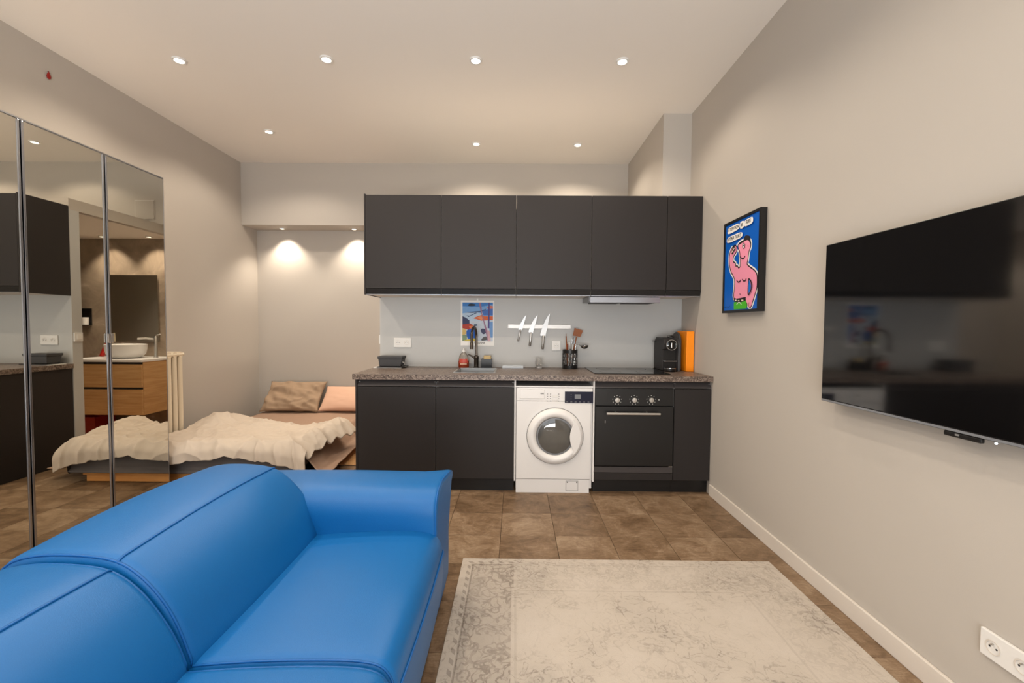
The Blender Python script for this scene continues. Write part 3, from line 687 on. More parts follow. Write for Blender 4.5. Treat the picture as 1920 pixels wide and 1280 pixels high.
# soap bottle
bx, by = at(870.5, 688, z=Z).x, 3.80
sb = thing('soap_bottle', 'clear squeezy bottle of red dish soap with white cap beside the tap', 'bottle', (bx, by, Z))
def oval(mb, prof, c, sy=.55, n=24):
    mb.M = Matrix.Translation(Vector(c)) @ Matrix.Diagonal((1, sy, 1, 1)); mb.lathe(prof, (0,0,0), n=n); mb.M = None; return mb
oval(MB(), [(.043,.001), (.046,.006), (.047,.05), (.0465,.062)], (bx, by, Z)).build('soap', M['redliquid'], sb, smooth=50)
oval(MB(), [(.0472,.0625), (.046,.075), (.036,.11), (.022,.128), (.015,.133), (.015,.137)], (bx, by, Z)).build('bottle_shoulder', mat('clear_bottle', rgb(214,206,196), .1, trans=.75), sb, smooth=50)
MB().lathe([(.0145,.1372), (.0145,.152), (.009,.156), (.006,.168), (.003,.17)], (bx, by, Z), n=18).build('cap', M['white'], sb, smooth=40)
lab = MB().grid(lambda u, v: Vector((bx + .036*(u*2-1), by - .55*math.sqrt(max(.0, .0482**2-(.036*(u*2-1))**2)) - .0008, Z+.045+.035*v)), 10, 1); lab.build('label', mat('soap_label', rgb(190,74,58), .4), sb, solid=.0004)
lab2 = MB().grid(lambda u, v: Vector((bx + .030*(u*2-1), by - .55*math.sqrt(max(.0, .0482**2-(.030*(u*2-1))**2)) - .0018, Z+.028+.012*v)), 10, 1); lab2.build('label_stripe', M['pillow_pink'], sb, solid=.0004)
# sponge holder and sponge
s0, s1 = at(902.5, 688, y=3.80).x, at(922.5, 688, y=3.80).x
sh = thing('sponge_holder', 'small square black sponge holder right of the tap', 'holder', ((s0+s1)/2, 3.81, Z))
c = MB(); y0, y1, zt = 3.775, 3.845, Z+.078
c.box(s0, s1, y0, y0+.004, Z+.0005, zt).box(s0, s1, y1-.004, y1, Z+.0005, zt).box(s0, s0+.004, y0+.004, y1-.004, Z+.0005, zt).box(s1-.004, s1, y0+.004, y1-.004, Z+.0005, zt).box(s0+.004, s1-.004, y0+.004, y1-.004, Z+.0005, Z+.004)
c.build('holder_walls', M['black'], sh, bev=.001, seg=1)
tag(MB().box(s0+.02, s1-.008, 3.79, 3.83, Z+.0045, Z+.108).build('sponge', M['sponge'], bev=.006), 'pale yellow sponge standing in the black holder', 'sponge')
# flat metal tray and glass
f0, f1 = at(942, 688, y=3.83).x, at(981, 688, y=3.83).x
ft = thing('drip_tray', 'flat pale metal tray lying against the wall under the knife rail', 'tray', ((f0+f1)/2, 3.82, Z))
box('tray_plate', M['steel'], ft, f0, f1, 3.78, 3.875, Z+.0008, Z+.008, bev=.002)
MB().box(f0, f1, 3.776, 3.7795, Z+.0008, Z+.016).box(f0, f1, 3.8755, 3.879, Z+.0008, Z+.016).build('tray_lip', M['steel'], ft)
gx = at(1010.5, 690, z=Z).x; gy = 3.80
tag(MB().lathe([(.029, .001), (.034, .004), (.034, .03), (.036, .088), (.034, .088), (.031, .032), (.0005, .026), (.0005, .001)], (gx, gy, Z), n=32).build('drinking_glass', M['glass'], smooth=45), 'clear heavy-bottomed glass under the knife rail', 'glass')
# knife rail and knives
k0, k1 = at(953, 612, y=YW-.02), at(1070, 612, y=YW-.02)
zk = (k0.z + k1.z)/2
kr = thing('knife_rail', 'brushed steel magnetic knife rail on the kitchen wall', 'knife rail', ((k0.x+k1.x)/2, YW-.01, zk-.02))
box('rail', M['rail'], kr, k0.x, k1.x, YW-.018, YW-.0005, zk-.0185, zk+.0185, bev=.002)
for e, a in ((k0.x, -1), (k1.x, 1)): box('end_cap', M['rail'], kr, *(sorted((e, e+a*.003))), YW-.018, YW-.0005, zk-.0185, zk+.0185)
def knife(tip, mid, end, w, label):
    A, B, D = (at(*q, y=YW-.022) for q in (tip, mid, end))
    ax = (A - B).normalized(); sd = Vector((ax.z, 0, -ax.x))       # side vector in the wall plane
    L = (A - B).length
    prof = [(0, .30), (.04, .62), (.5, .50), (.8, .28), (.93, .12), (1.0, -.42), (.9, -.42), (.5, -.42), (0, -.36)]
    prof = [(0, .34), (0, -.58), (.06, -.62), (.35, -.52), (.65, -.26), (.85, .02), (1, .36), (.6, .37)]
    t = thing('kitchen_knife', label, 'knife', tuple(D), 'steel knives on the rail')
    MB().poly([B + ax*(L*a) + sd*(w*b) for a, b in prof], (0, .002, 0)).build('blade', M['blade'], t)
    mid2 = (B + D)/2
    MB().tube([B + ax*.006, B - ax*.008, mid2 + sd*.001, D + ax*.006, D], [w*.17, w*.26, w*.24, w*.28, w*.16], 10).build('handle', M['steel'], t, smooth=50)
knife((984.8, 589), (976, 619), (971, 639.5), .034, 'smallest steel kitchen knife, leftmost on the magnetic rail')
knife((1005.3, 589), (996, 624), (993, 648.5), .044, 'medium steel kitchen knife in the middle of the magnetic rail')
knife((1028, 586), (1019, 630), (1017, 654.5), .050, 'largest steel kitchen knife, nearest the utensil pot')
# utensil pot
ux, uy = at(1068.5, 690, y=3.80).x, 3.80
R = .066
up = thing('utensil_pot', 'black perforated metal pot holding cooking utensils', 'pot', (ux, uy, Z))
zt = at(1068, 656, y=3.74).z - Z
MB().lathe([(R, .001), (R, .03), (R-.003, .03), (R-.003, .004), (.0005, .004), (.0005, .001)], (ux, uy, Z), n=32).build('pot_base', M['black'], up, smooth=50)
mesh_bars = MB()
for k in range(22):
    a0 = 2*PI*k/22
    for sgn in (1, -1):
        mesh_bars.tube([(ux + (R-.0015)*math.cos(a0+sgn*.55*t/4), uy + (R-.0015)*math.sin(a0+sgn*.55*t/4), Z+.03+(zt-.06)*t/4) for t in range(5)], .0016, 5)
mesh_bars.build('wire_mesh', M['black'], up)
MB().lathe([(R, zt-.03), (R+.001, zt), (R-.003, zt), (R-.003, zt-.03)], (ux, uy, Z), n=32, closed=True).build('pot_rim', M['black'], up, smooth=50)
# utensils (things of their own, standing in the pot)
def utensil(label, name, bot, top, m, head):
    b, t_ = Vector(bot), Vector(top)
    t = thing(name, label, 'utensil', tuple(b), 'utensils in the black pot')
    MB().tube([b, (b+t_)/2, t_], [.005, .0055, .005], 8).build('handle', m, t, smooth=50)
    if head: head(t, b, t_)
    return t
zb = Z + .006
def spat(t, b, e):
    A = [at(q[0], q[1], y=3.80) for q in ((1077.5, 614.5), (1093.5, 619.5), (1088, 631.5), (1074, 629))]
    MB().poly(A, (0, .006, 0)).build('blade', M['woodtool'], t, bev=.0015)
e = at(1081, 631, y=3.805); utensil('wide brown wooden spatula rising highest from the black pot', 'spatula', (ux+.0, uy+.01, zb), e, M['woodtool'], spat)
def spoon_head(m, s=1.0):
    def f(t, b, e):
        d = (e-b).normalized(); mb = MB()
        mb.M = Matrix.Translation(e + d*.028*s) @ d.to_track_quat('Z', 'Y').to_matrix().to_4x4() @ Matrix.Diagonal((.6*s, .25*s, 1.0*s, 1))
        mb.lathe([(.001,-.032), (.014,-.024), (.022,-.008), (.024,.006), (.018,.022), (.001,.032)], (0,0,0), n=14); mb.M = None
        mb.build('bowl', m, t, smooth=60)
    return f
e = at(1061.5, 630, y=3.80); utensil('narrow wooden spoon on the left of the black pot', 'wooden_spoon', (ux-.02, uy, zb), e, M['woodtool'], spoon_head(M['woodtool'], .42))
def ladle(t, b, e):
    mb = MB(); c = at(1096, 647, y=3.775)
    mb.lathe([(.036, 0), (.035,-.012), (.028,-.024), (.014,-.032), (.001,-.034), (.001,-.032), (.014,-.03), (.026,-.022), (.033,-.011), (.034,0)], c, n=22); mb.build('bowl', M['chrome'], t, smooth=60)
    MB().tube([e, (e + (c + Vector((-.035,0,0))))/2 + Vector((0,0,.008)), c + Vector((-.0345,0,-.002))], .004, 8).build('neck', M['chrome'], t, smooth=60)
e = at(1080, 646, y=3.79); utensil('chrome ladle leaning out of the right side of the black pot', 'ladle', (ux+.03, uy-.01, zb), e, M['chrome'], ladle)
def whisk(t, b, e):
    mb = MB(); d = (e-b).normalized(); q = d.to_track_quat('Z', 'Y')
    for k in range(5):
        a = PI*k/5; u = q @ Vector((math.cos(a), math.sin(a), 0))
        mb.tube([e + d*(.03*(1-math.cos(2*PI*j/14))) + u*(.015*math.sin(2*PI*j/14)) for j in range(15)], .0012, 5)
    mb.build('wire_loops', M['chrome'], t)
e = at(1074, 645, y=3.80); utensil('steel whisk standing in the middle of the black pot', 'whisk', (ux+.005, uy-.02, zb), e, M['steel'], whisk)
e = at(1067, 648, y=3.79); utensil('steel serving spoon left of the whisk in the pot', 'serving_spoon', (ux-.015, uy-.025, zb), e, M['steel'], spoon_head(M['steel'], .55))
e = at(1064, 645, y=3.83); utensil('thin dark-handled fork at the back of the black pot', 'cooking_fork', (ux-.005, uy+.03, zb), e, M['red'], spoon_head(M['steel'], .4))
# coffee machine
x0, x1 = at(1245.5, 690, y=3.565).x, at(1271, 690, y=3.565).x
yf, yb = 3.565, 3.84
cmn = thing('coffee_machine', 'black capsule coffee machine standing beside the hob', 'coffee machine', ((x0+x1)/2, 3.7, Z))
zt = at(1255, 633, y=3.60).z
prof = [(yf+.055, Z+.006), (yf+.055, zt-.10), (yf+.02, zt-.095), (yf+.01, zt-.05), (yf+.02, zt-.012), (yf+.06, zt), (yb-.05, zt), (yb-.01, zt-.03), (yb, zt-.1), (yb, Z+.006)]
mb = MB(); mb.poly([(x0, a, b) for a, b in prof], (x1-x0, 0, 0)); mb.build('body', M['dark'], cmn, bev=.006)
box('base', M['black'], cmn, x0-.004, x1+.004, yf+.02, yb+.004, Z+.0005, Z+.0058)
MB().lathe([(.046, 0), (.048, .004), (.048, .022), (.046, .026)], ((x0+x1)/2, yf+.03, Z+.001), n=28).build('drip_tray', M['black'], cmn, smooth=40)
MB().lathe([(.048, .0265), (.05, .0265), (.05, .031), (.048, .031)], ((x0+x1)/2, yf+.03, Z+.001), n=28, closed=True).build('tray_ring', M['chrome'], cmn, smooth=40)
box('cup_grid', M['chrome'], cmn, x0+.006, x1-.006, yf+.004, yf+.0545, Z+.085, Z+.092, bev=.002)
box('brew_recess', M['black'], cmn, x0+.004, x1-.004, yf+.0505, yf+.0545, Z+.03, zt-.102)
hd_ = MB().lathe([(.037, -.004), (.040, -.012), (.044, -.012), (.044, .001), (.037, .001)], ((x0+x1)/2, yf+.006, zt-.058), 'Y', 30, closed=True).build('head_ring', M['chrome'], cmn, smooth=40)
MB().lathe([(.0368, -.004), (.02, -.009), (.001, -.010), (.001, .001), (.0368, .001)], ((x0+x1)/2, yf+.006, zt-.058), 'Y', 30).build('head_disc', M['blackglass'], cmn, smooth=40)
box('head_lever', M['chrome'], cmn, (x0+x1)/2-.006, (x0+x1)/2+.004, yf-.012, yf-.005, zt-.085, zt-.04, bev=.002)
MB().tube([(x0+.03, yf+.03, zt+.008), (x0+.055, yf+.015, zt+.016), (x0+.08, yf+.03, zt+.008)], .009, 10).build('top_lever', M['black'], cmn, smooth=50)
box('water_tank_lid', M['black'], cmn, x0-.02, x0+.05, yb-.06, yb-.012, zt-.036, zt-.030)
# quilted mats and orange box file
m0, m1 = x1 + .008, at(1284, 690, y=3.60).x
def quilt(name, label, xa, xb, ya, yb_, zt):
    mb = MB(); pts = []
    L = yb_-ya
    for k in range(15):
        a = PI*k/14; pts.append((ya + L/2 - L/2*math.cos(a), zt - L*.42 + L*.42*math.sin(a)))
    pts = [(ya, Z+.002)] + pts + [(yb_, Z+.002)]
    mb.poly([(xa, a, b) for a, b in pts], (xb-xa, 0, 0))
    t = thing(name, label, 'oven mitt', ((xa+xb)/2, (ya+yb_)/2, Z))
    mb.build('padding', M['quilt'], t, bev=.007, seg=3)
    r = MB().tube([((xa+xb)/2 - .0, a, b) for a, b in catmull([(p[0], p[1], 0) for p in pts], 2, False) for a, b in [(a, b)]] if False else [((xa+xb)/2, a-(.0), b) for a, b in pts], (xb-xa)*.62, 6)
    r.build('binding', M['rubber'], t, smooth=60)
quilt('oven_mitt', 'grey quilted oven mitt standing against the coffee machine', m0+.004, m0+.020, 3.60, 3.76, at(1272, 636, y=3.64).z)
quilt('pot_holder', 'taller grey quilted pot holder standing beside the orange box', m0+.036, m0+.050, 3.66, 3.83, at(1275, 624, y=3.70).z)
ob0 = m0 + .068; ob1 = XR - .008
zt = at(1300, 621, y=3.58).z
of = thing('box_file', 'bright orange box file standing in the worktop corner', 'box file', ((ob0+ob1)/2, 3.68, Z))
box('file_body', M['orange'], of, ob0, ob1, 3.585, 3.80, Z+.001, zt, bev=.003)

# ------------------------------------------------------------------ small poster
pc = [at(864, 563, y=YW-.003), at(927, 563, y=YW-.003), at(866, 647.5, y=YW-.003)]
PX0, PX1, PZ1, PZ0 = pc[0].x, pc[1].x, pc[0].z, pc[2].z
po = thing('travel_poster', 'small coastal travel poster with red cliffs and pines behind the tap', 'poster', ((PX0+PX1)/2, YW-.003, PZ0))
box('sheet', M['paper'], po, PX0, PX1, YW-.0035, YW-.0015, PZ0, PZ1)
box('tape', M['white'], po, (PX0+PX1)/2-.008, (PX0+PX1)/2+.006, YW-.0047, YW-.0037, PZ1-.006, PZ1+.018)
# image area in zoom pixels: x 138..592, y 135..715 (paper 112..612 by 105..782)
lay = [0]
def pp(pts, name, col, smooth=0):
    m = mat('print_' + name, col, .65, vary=.12, vscale=60); lay[0] += 1
    y = YW - .0037 - .00012*lay[0]
    q = [Vector(((a-112)/500*(PX1-PX0)+PX0, y, PZ1 - (b-105)/677*(PZ1-PZ0))) for a, b in pts]
    if smooth: q = catmull(q, smooth)
    MB().poly(q, (0, .0001, 0)).build(name, m, po)
pp([(138,135),(592,135),(592,715),(138,715)], 'sky', rgb(118,160,206))
pp([(138,300),(300,270),(420,300),(592,250),(592,400),(138,460)], 'pale_haze', rgb(176,196,214))
pp([(138,135),(592,135),(592,165),(400,200),(138,190)], 'high_sky', rgb(62,122,190))
pp([(430,260),(592,215),(592,330),(450,330)], 'distant_sea', rgb(70,110,180))
pp([(138,420),(592,400),(592,715),(138,715)], 'sea', rgb(186,196,208))
pp([(200,560),(330,520),(345,660),(230,690)], 'deep_water', rgb(36,92,176), 4)
pp([(540,430),(592,420),(592,660),(540,660)], 'far_water', rgb(110,150,200))
pp([(300,372),(340,350),(420,322),(470,340),(592,340),(592,395),(420,405)], 'red_headland', rgb(206,98,58))
pp([(340,365),(400,340),(450,350),(430,395)], 'headland_light', rgb(226,140,96))
pp([(500,210),(550,180),(592,190),(592,225),(520,235)], 'red_peak', rgb(206,120,96))
pp([(138,340),(190,365),(240,400),(245,470),(138,470)], 'dark_slope', rgb(52,60,92))
pp([(138,465),(250,450),(300,475),(290,510),(230,545),(138,520)], 'red_rocks', rgb(168,60,46))
pp([(235,490),(300,480),(320,500),(250,530)], 'orange_rocks', rgb(214,116,70))
pp([(138,520),(190,540),(200,600),(138,640)], 'sunlit_bank', rgb(206,176,110))
pp([(138,625),(205,620),(205,690),(138,715)], 'green_bush', rgb(120,140,110))
pp([(170,700),(300,670),(340,680),(340,715),(170,715)], 'meadow', rgb(196,176,80))
pp([(220,180),(250,150),(320,160),(330,180),(270,190)], 'pine_crown', rgb(38,48,62), 3)
pp([(180,285),(300,270),(400,262),(490,230),(480,250),(390,280),(280,292)], 'pine_branch', rgb(70,90,126))
pp([(195,330),(240,335),(330,290),(360,290),(270,330),(230,352)], 'pine_branch_low', rgb(50,66,100))
pp([(310,465),(350,460),(360,480),(320,490)], 'shrub', rgb(80,96,120), 3)
pp([(410,560),(430,525),(495,540),(495,580),(450,610)], 'dark_shrub', rgb(66,70,96), 3)
pp([(425,680),(470,645),(520,655),(520,690),(430,705)], 'rock_shrub', rgb(84,84,84), 3)
pp([(378,135),(412,135),(432,300),(470,430),(555,715),(515,715),(450,420),(400,230)], 'pine_trunk', rgb(150,112,136))
pp([(525,135),(545,135),(540,520),(515,520)], 'second_trunk', rgb(84,76,132))
pp([(505,540),(545,560),(560,715),(520,715)], 'trunk_base', rgb(196,160,166))
text('poster_caption', 'LA  CROSNE', .024, M['print_black'], po, facing_cam((PX0+PX1)/2, YW-.0038, PZ0 + (782-742)/677*(PZ1-PZ0)), bold=.0002)

# ------------------------------------------------------------------ television
ty0, ty1, tz0, tz1 = .77, 2.0, .937, 1.646
tv = thing('television', 'large flat black television on the right wall', 'television', (1.44, (ty0+ty1)/2, tz0))
box('back_shell', M['black'], tv, 1.4315, 1.462, ty0+.02, ty1-.02, tz0+.02, tz1-.02, bev=.006)
box('bezel', M['black'], tv, 1.4205, 1.431, ty0, ty1, tz0, tz1, bev=.002)
box('screen', M['screen'], tv, 1.4188, 1.4203, ty0+.004, ty1-.004, tz0+.014, tz1-.004)
box('chin_strip', M['display'], tv, 1.4180, 1.4203, ty0+.004, ty1-.004, tz0+.002, tz0+.010)
a, b = at(1768, 800, x=1.42), at(1838, 815, x=1.42)
sx_ = MB().box(1.4215, 1.436, b.y, a.y, tz0-.017, tz0-.0005).build('sensor_box', M['black'], tv, bev=.004)
_y = at(1794, 808, x=1.42).y
box('maker_plate', M['print_grey'], sx_, 1.4200, 1.4213, _y-.006, _y+.006, tz0-.010, tz0-.004)
q = at(1868, 825, x=1.42); MB().lathe([(.003, -.002), (.003, .001)], (1.4195, q.y, tz0-.0035), 'X', 12).build('power_light', M['led'], tv)
box('wall_bracket', M['black'], tv, 1.4625, XR-.006, 1.2, 1.6, 1.15, 1.45)
tv.rotation_euler = (0, 0, .0105)

# ------------------------------------------------------------------ framed print
fy0, fy1, fz0, fz1, fx = 2.597, 3.048, 1.368, 1.982, 1.445
fp = thing('framed_print', 'black box-framed blue cartoon print of a pink figure flexing its arm', 'picture', (1.465, (fy0+fy1)/2, fz0))
wb = .016
MB().box(fx, XR-.001, fy0, fy0+wb, fz0, fz1).box(fx, XR-.001, fy1-wb, fy1, fz0, fz1).box(fx, XR-.001, fy0+wb, fy1-wb, fz0, fz0+wb).box(fx, XR-.001, fy0+wb, fy1-wb, fz1-wb, fz1).build('frame', M['black'], fp)
px0 = fx + .006
box('print_ground', mat('print_blue', rgb(0,92,190), .35), fp, px0, px0+.01, fy0+wb+.0005, fy1-wb-.0005, fz0+wb+.0005, fz1-wb-.0005)
ya_, yb_, za_, zb_ = fy1-wb, fy0+wb, fz1-wb, fz0+wb
lay2 = [0]
PM = {'white': M['paper'], 'black': M['print_black'], 'pink': mat('print_pink', rgb(238,150,176), .5), 'green': mat('print_green', rgb(72,176,40), .5), 'sky': mat('print_blue2', rgb(20,110,200), .4), 'tan': mat('print_tan', rgb(232,214,196), .5)}
def uv(a, b):
    u = (a-122)/388.0; top = 265 - 170*u; bot = 1240 - 15*u
    v = (b-top)/(bot-top)
    u = u*3.05/(2.6 + .45*u) if False else u/(1.165 - .165*u)        # undo the foreshortening across the picture
    return Vector((px0 - .0003 - .00022*lay2[0], ya_ + (yb_-ya_)*u, za_ + (zb_-za_)*v))
def shape(name, pts, m, sm=4, grow=0.0):
    lay2[0] += 1
    q = [uv(*p) for p in pts]
    if sm: q = catmull(q, sm)
    if grow:
        n = len(q); out = []
        area = sum(q[i].y*q[(i+1)%n].z - q[(i+1)%n].y*q[i].z for i in range(n)); sg = 1 if area > 0 else -1
        for i in range(n):
            t = (q[(i+1)%n] - q[i-1]); nn = Vector((0, t.z, -t.y))
            if nn.length > 1e-9: nn.normalize()
            out.append(q[i] + nn*sg*grow)
        q = out
        q = [Vector((p.x, min(max(p.y, fy0+wb+.001), fy1-wb-.001), min(max(p.z, fz0+wb+.001), fz1-wb-.001))) for p in q]
    MB().poly(q, (.00018, 0, 0)).build(name, PM[m], fp)
def stroke(name, pts, m, w, closed=False):
    lay2[0] += 1
    q = catmull([uv(*p) for p in pts], 5, closed)
    if closed: q.append(q[0])
    mb = MB(); vs = []; fs = []
    for i, p in enumerate(q):
        t = (q[min(i+1, len(q)-1)] - q[max(i-1, 0)]); n_ = Vector((0, t.z, -t.y))
        if n_.length > 0: n_.normalize()
        for s in (-1, 1):
            v = p + n_*s*w; vs.append(Vector((v.x, min(max(v.y, fy0+wb+.001), fy1-wb-.001), min(max(v.z, fz0+wb+.001), fz1-wb-.001))))
    for i in range(len(q)-1): fs.append((2*i, 2*i+1, 2*i+3, 2*i+2))
    mb.add(vs, fs); mb.build(name, PM[m], fp, solid=.0001)
body = [(262,1090),(265,980),(266,890),(250,835),(215,780),(195,710),(188,640),(195,570),(220,515),(255,485),(275,505),(272,550),(240,600),(232,640),(238,675),(262,690),(270,725),(290,725),(305,748),(325,735),(330,690),(325,620),(318,550),(302,510),(300,475),(325,450),(365,430),(400,415),(425,445),(428,500),(412,560),(405,640),(398,705),(430,745),(470,785),(492,830),(497,900),(495,980),(480,1060),(462,1140),(445,1200),(425,1180),(405,1120),(395,1085),(330,1095)]
shape('figure_halo', body, 'white', 3, .018)
shape('figure_outline', body, 'black', 3, .0085)
shape('figure_body', body, 'pink', 3)
shape('hair', [(302,475),(322,446),(352,430),(362,395),(378,368),(418,376),(430,420),(428,470),(412,430),(385,425),(340,452)], 'black', 3)
shape('shorts', [(260,1140),(330,1140),(400,1110),(415,1170),(405,1222),(262,1226)], 'green', 0)
shape('belt', [(262,1090),(300,1105),(350,1105),(400,1085),(398,1125),(350,1142),(300,1142),(262,1130)], 'black', 2)
shape('hand_right', [(400,1090),(440,1060),(470,1080),(462,1150),(450,1195),(430,1205),(415,1170),(402,1130)], 'pink', 3)
for a in (410, 425, 440): stroke('finger_line', [(a, 1150), (a+4, 1180), (a+2, 1205)], 'black', .0022)
for a in ((275,1112,295,1128),(312,1118,330,1132),(352,1114,375,1130)): shape('belt_stud', [(a[0],a[1]),(a[2],a[1]),(a[2],a[3]),(a[0],a[3])], 'tan', 0)
stroke('bow', [(300,1170),(315,1150),(330,1145),(345,1155),(355,1175)], 'white', .0025)
stroke('smile', [(330,610),(345,632),(365,632),(382,605)], 'black', .0032)
stroke('chest_line', [(292,885),(310,905),(330,900),(340,880)], 'black', .0035)
stroke('chest_line', [(357,875),(375,897),(392,890),(400,868)], 'black', .0035)
stroke('navel', [(334,1042),(338,1052),(342,1046)], 'black', .0025)
shape('eye_white', [(352,485),(362,455),(376,470),(374,505),(360,512)], 'white', 3)
stroke('eye_outline', [(352,485),(362,455),(376,470),(374,505),(360,512)], 'black', .0024, True)
shape('pupil', [(358,480),(366,472),(370,485),(363,496)], 'black', 3)
stroke('ear_line', [(410,485),(413,500)], 'black', .002)
shape('fist_outline', [(222,575),(225,535),(245,495),(262,492),(268,530),(250,545),(240,575)], 'black', 3)
for a in ((232,555),(243,535),(255,518)): stroke('knuckle', [(a[0]-6,a[1]+12),(a[0],a[1]-8),(a[0]+9,a[1]-2)], 'tan', .003)
stroke('arm_gap_edge', [(428,870),(450,900),(460,960),(450,1020),(428,1060),(424,990),(428,870)], 'black', .004)
shape('arm_gap', [(432,890),(448,930),(452,980),(440,1025),(430,1030)], 'sky', 3)
def bubble(x0, y0, x1, y1, h):
    pts = []
    for k in range(20):
        a = 2*PI*k/20; cx = math.cos(a); sx = math.sin(a)
        pts.append(((x0+x1)/2 + (abs(cx)**.55)*math.copysign(1, cx)*(x1-x0)/2 , (y0+y1)/2 + (y1-y0)/2*(abs(cx)**.55)*math.copysign(1, cx) + h*(abs(sx)**.6)*math.copysign(1, sx)))
    shape('speech_bubble', pts, 'white', 2)
bubble(160, 325, 318, 250, 38); bubble(322, 250, 368, 232, 42); bubble(370, 232, 458, 190, 40); bubble(155, 430, 355, 350, 36)
def word(s, a, b, size):
    lay2[0] += 1; p = uv(a, b); text('lettering', s, size, PM['black'], fp, facing_left(p.x, p.y, p.z), bold=.0004, ext=.0001)
word('ATTENTION', 238, 285, .027); word('JE', 344, 243, .027); word('SUIS', 412, 208, .031); word('HYPER FORT', 255, 390, .032)
stroke('signature', [(135,1195),(160,1200),(185,1195),(205,1200),(225,1185)], 'black', .0012)

# ------------------------------------------------------------------ rug
rw, rl = 1.652, 2.30
rg = MB().box(-.274, -.274+rw, 2.305-rl, 2.305, .0005, .011).build('rug', rug_mat(rw, rl), bev=.003)
tag(rg, 'faded cream and grey oriental-pattern rug beside the blue sofa', 'rug')

# ------------------------------------------------------------------ sofa
def sweep(prof, axis, t0, t1, r, n_mid=10, n_end=6, crown=0.0, sub=5, shift=None):
    """closed profile in the plane across the axis, swept from t0 to t1 with rounded ends; returns builder and ring function"""
    pr = catmull([(a, b, 0) for a, b in prof], sub); n = len(pr)
    cen = sum(pr, Vector((0,0,0)))/n
    area = sum(pr[i].x*pr[(i+1)%n].y - pr[(i+1)%n].x*pr[i].y for i in range(n)); sg = 1 if area > 0 else -1
    nor = []
    for i in range(n):
        t = pr[(i+1)%n] - pr[i-1]; v = Vector((-t.y, t.x, 0)); v.normalize(); nor.append(v*sg)   # inward
    st = []
    for k in range(n_end): a = PI/2*k/n_end; st.append((t0 + r*(1-math.cos(a)), r*(1-math.sin(a))))
    L = t1 - t0 - 2*r
    for k in range(n_mid+1): st.append((t0 + r + L*k/n_mid, 0))
    for k in range(n_end-1, -1, -1): a = PI/2*k/n_end; st.append((t1 - r*(1-math.cos(a)), r*(1-math.sin(a))))
    rings = []
    for t, off in st:
        w = math.sin(PI*(t-t0)/(t1-t0)); ring = []
        for i in range(n):
            p = pr[i] + nor[i]*off - nor[i]*(crown*w)
            if shift: p = p + Vector((*shift(t), 0))
            ring.append(Vector((p.x, t, p.y)) if axis == 'y' else Vector((t, p.x, p.y)))
        rings.append(ring)
    mb = MB(); vs = [p for q in rings for p in q]; fs = []
    for i in range(len(rings)-1):
        for j in range(n): fs.append((i*n+j, i*n+(j+1)%n, (i+1)*n+(j+1)%n, (i+1)*n+j))
    fs.append(tuple(range(n))); fs.append(tuple(range((len(rings)-1)*n, len(rings)*n)))
    mb.add(vs, fs); return mb, rings
def ring_near(ring, axis, a, b):
    return min(range(len(ring)), key=lambda i: ((ring[i].x if axis == 'y' else ring[i].y)-a)**2 + (ring[i].z-b)**2)
def run_piping(rings, axis, a, b, r, parent, out=(0,0,0), name='piping', lo=2, hi=-2):
    i = ring_near(rings[len(rings)//2], axis, a, b)
    MB().tube([q[i] + Vector(out) for q in rings[lo:hi]], r, 6).build(name, M['piping'], parent, smooth=80)
sf = thing('sofa', 'large blue leather sofa with two puffed back cushions beside the rug', 'sofa', (-.78, 1.05, 0))
Y0, Ym, Y1, Ye = .36, 1.043, 1.735, 2.055
box('base', M['leather'], sf, -1.235, -.335, .06, Ye-.03, .05, .27, bev=.03, seg=4)
for x in (-1.17, -.42):
    for y in (.12, 1.97): box('foot', M['black'], sf, x-.03, x+.03, y-.03, y+.03, 0, .0495)
seatp = [(-.95,.24),(-.95,.36),(-.88,.405),(-.70,.428),(-.50,.437),(-.36,.432),(-.305,.40),(-.288,.33),(-.292,.20),(-.31,.10),(-.325,.075),(-.36,.075),(-.40,.24)]
for a, b in ((Ym+.003, Y1+.02), (Y0, Ym-.003)):
    mb, rg_ = sweep(seatp, 'y', a, b, .028, crown=.007)
    s = mb.build('seat_cushion', M['leather'], sf, smooth=70)
    run_piping(rg_, 'y', -.293, .345, .0035, s, (.002,0,0), 'front_piping')
    # seam along the cleft between the seats
    q = rg_[3] if a > 1 else rg_[-4]
    idx = [i for i in range(len(q)) if q[i].z > .36]
    MB().tube([q[i] for i in idx], .0032, 6).build('side_piping', M['piping'], s, smooth=80)
backp = [(-.80,.40),(-.815,.47),(-.855,.56),(-.915,.635),(-.985,.682),(-1.08,.697),(-1.19,.695),(-1.265,.672),(-1.29,.62),(-1.275,.45),(-1.25,.28),(-1.10,.27),(-.93,.30),(-.85,.34)]
for (a, b, dz) in ((Ym+.002, Y1+.03, 0.0), (Y0-.02, Ym-.001, -.014)):
    mb, rg_ = sweep([(x, z+dz*(z > .5)) for x, z in backp], 'y', a, b, .026, crown=.016)
    s = mb.build('back_cushion', M['leather'], sf, smooth=70)
    run_piping(rg_, 'y', -.985, .684+dz, .0035, s, (.001,0,.001), 'top_seam', 3, -3)
    for q in ((rg_[3],) if a > 1 else (rg_[-4],)):
        idx = [i for i in range(len(q)) if q[i].z > .41]
        idx.sort(key=lambda i: -math.atan2(q[i].z-.5, q[i].x+1.05))
        MB().tube([q[i] for i in idx], .0034, 6).build('end_piping', M['piping'], s, smooth=80)
armp = [(1.735,.10),(1.725,.30),(1.722,.44),(1.728,.53),(1.77,.578),(1.86,.594),(1.96,.592),(2.03,.572),(2.055,.52),(2.056,.30),(2.05,.10),(2.0,.07),(1.79,.07)]
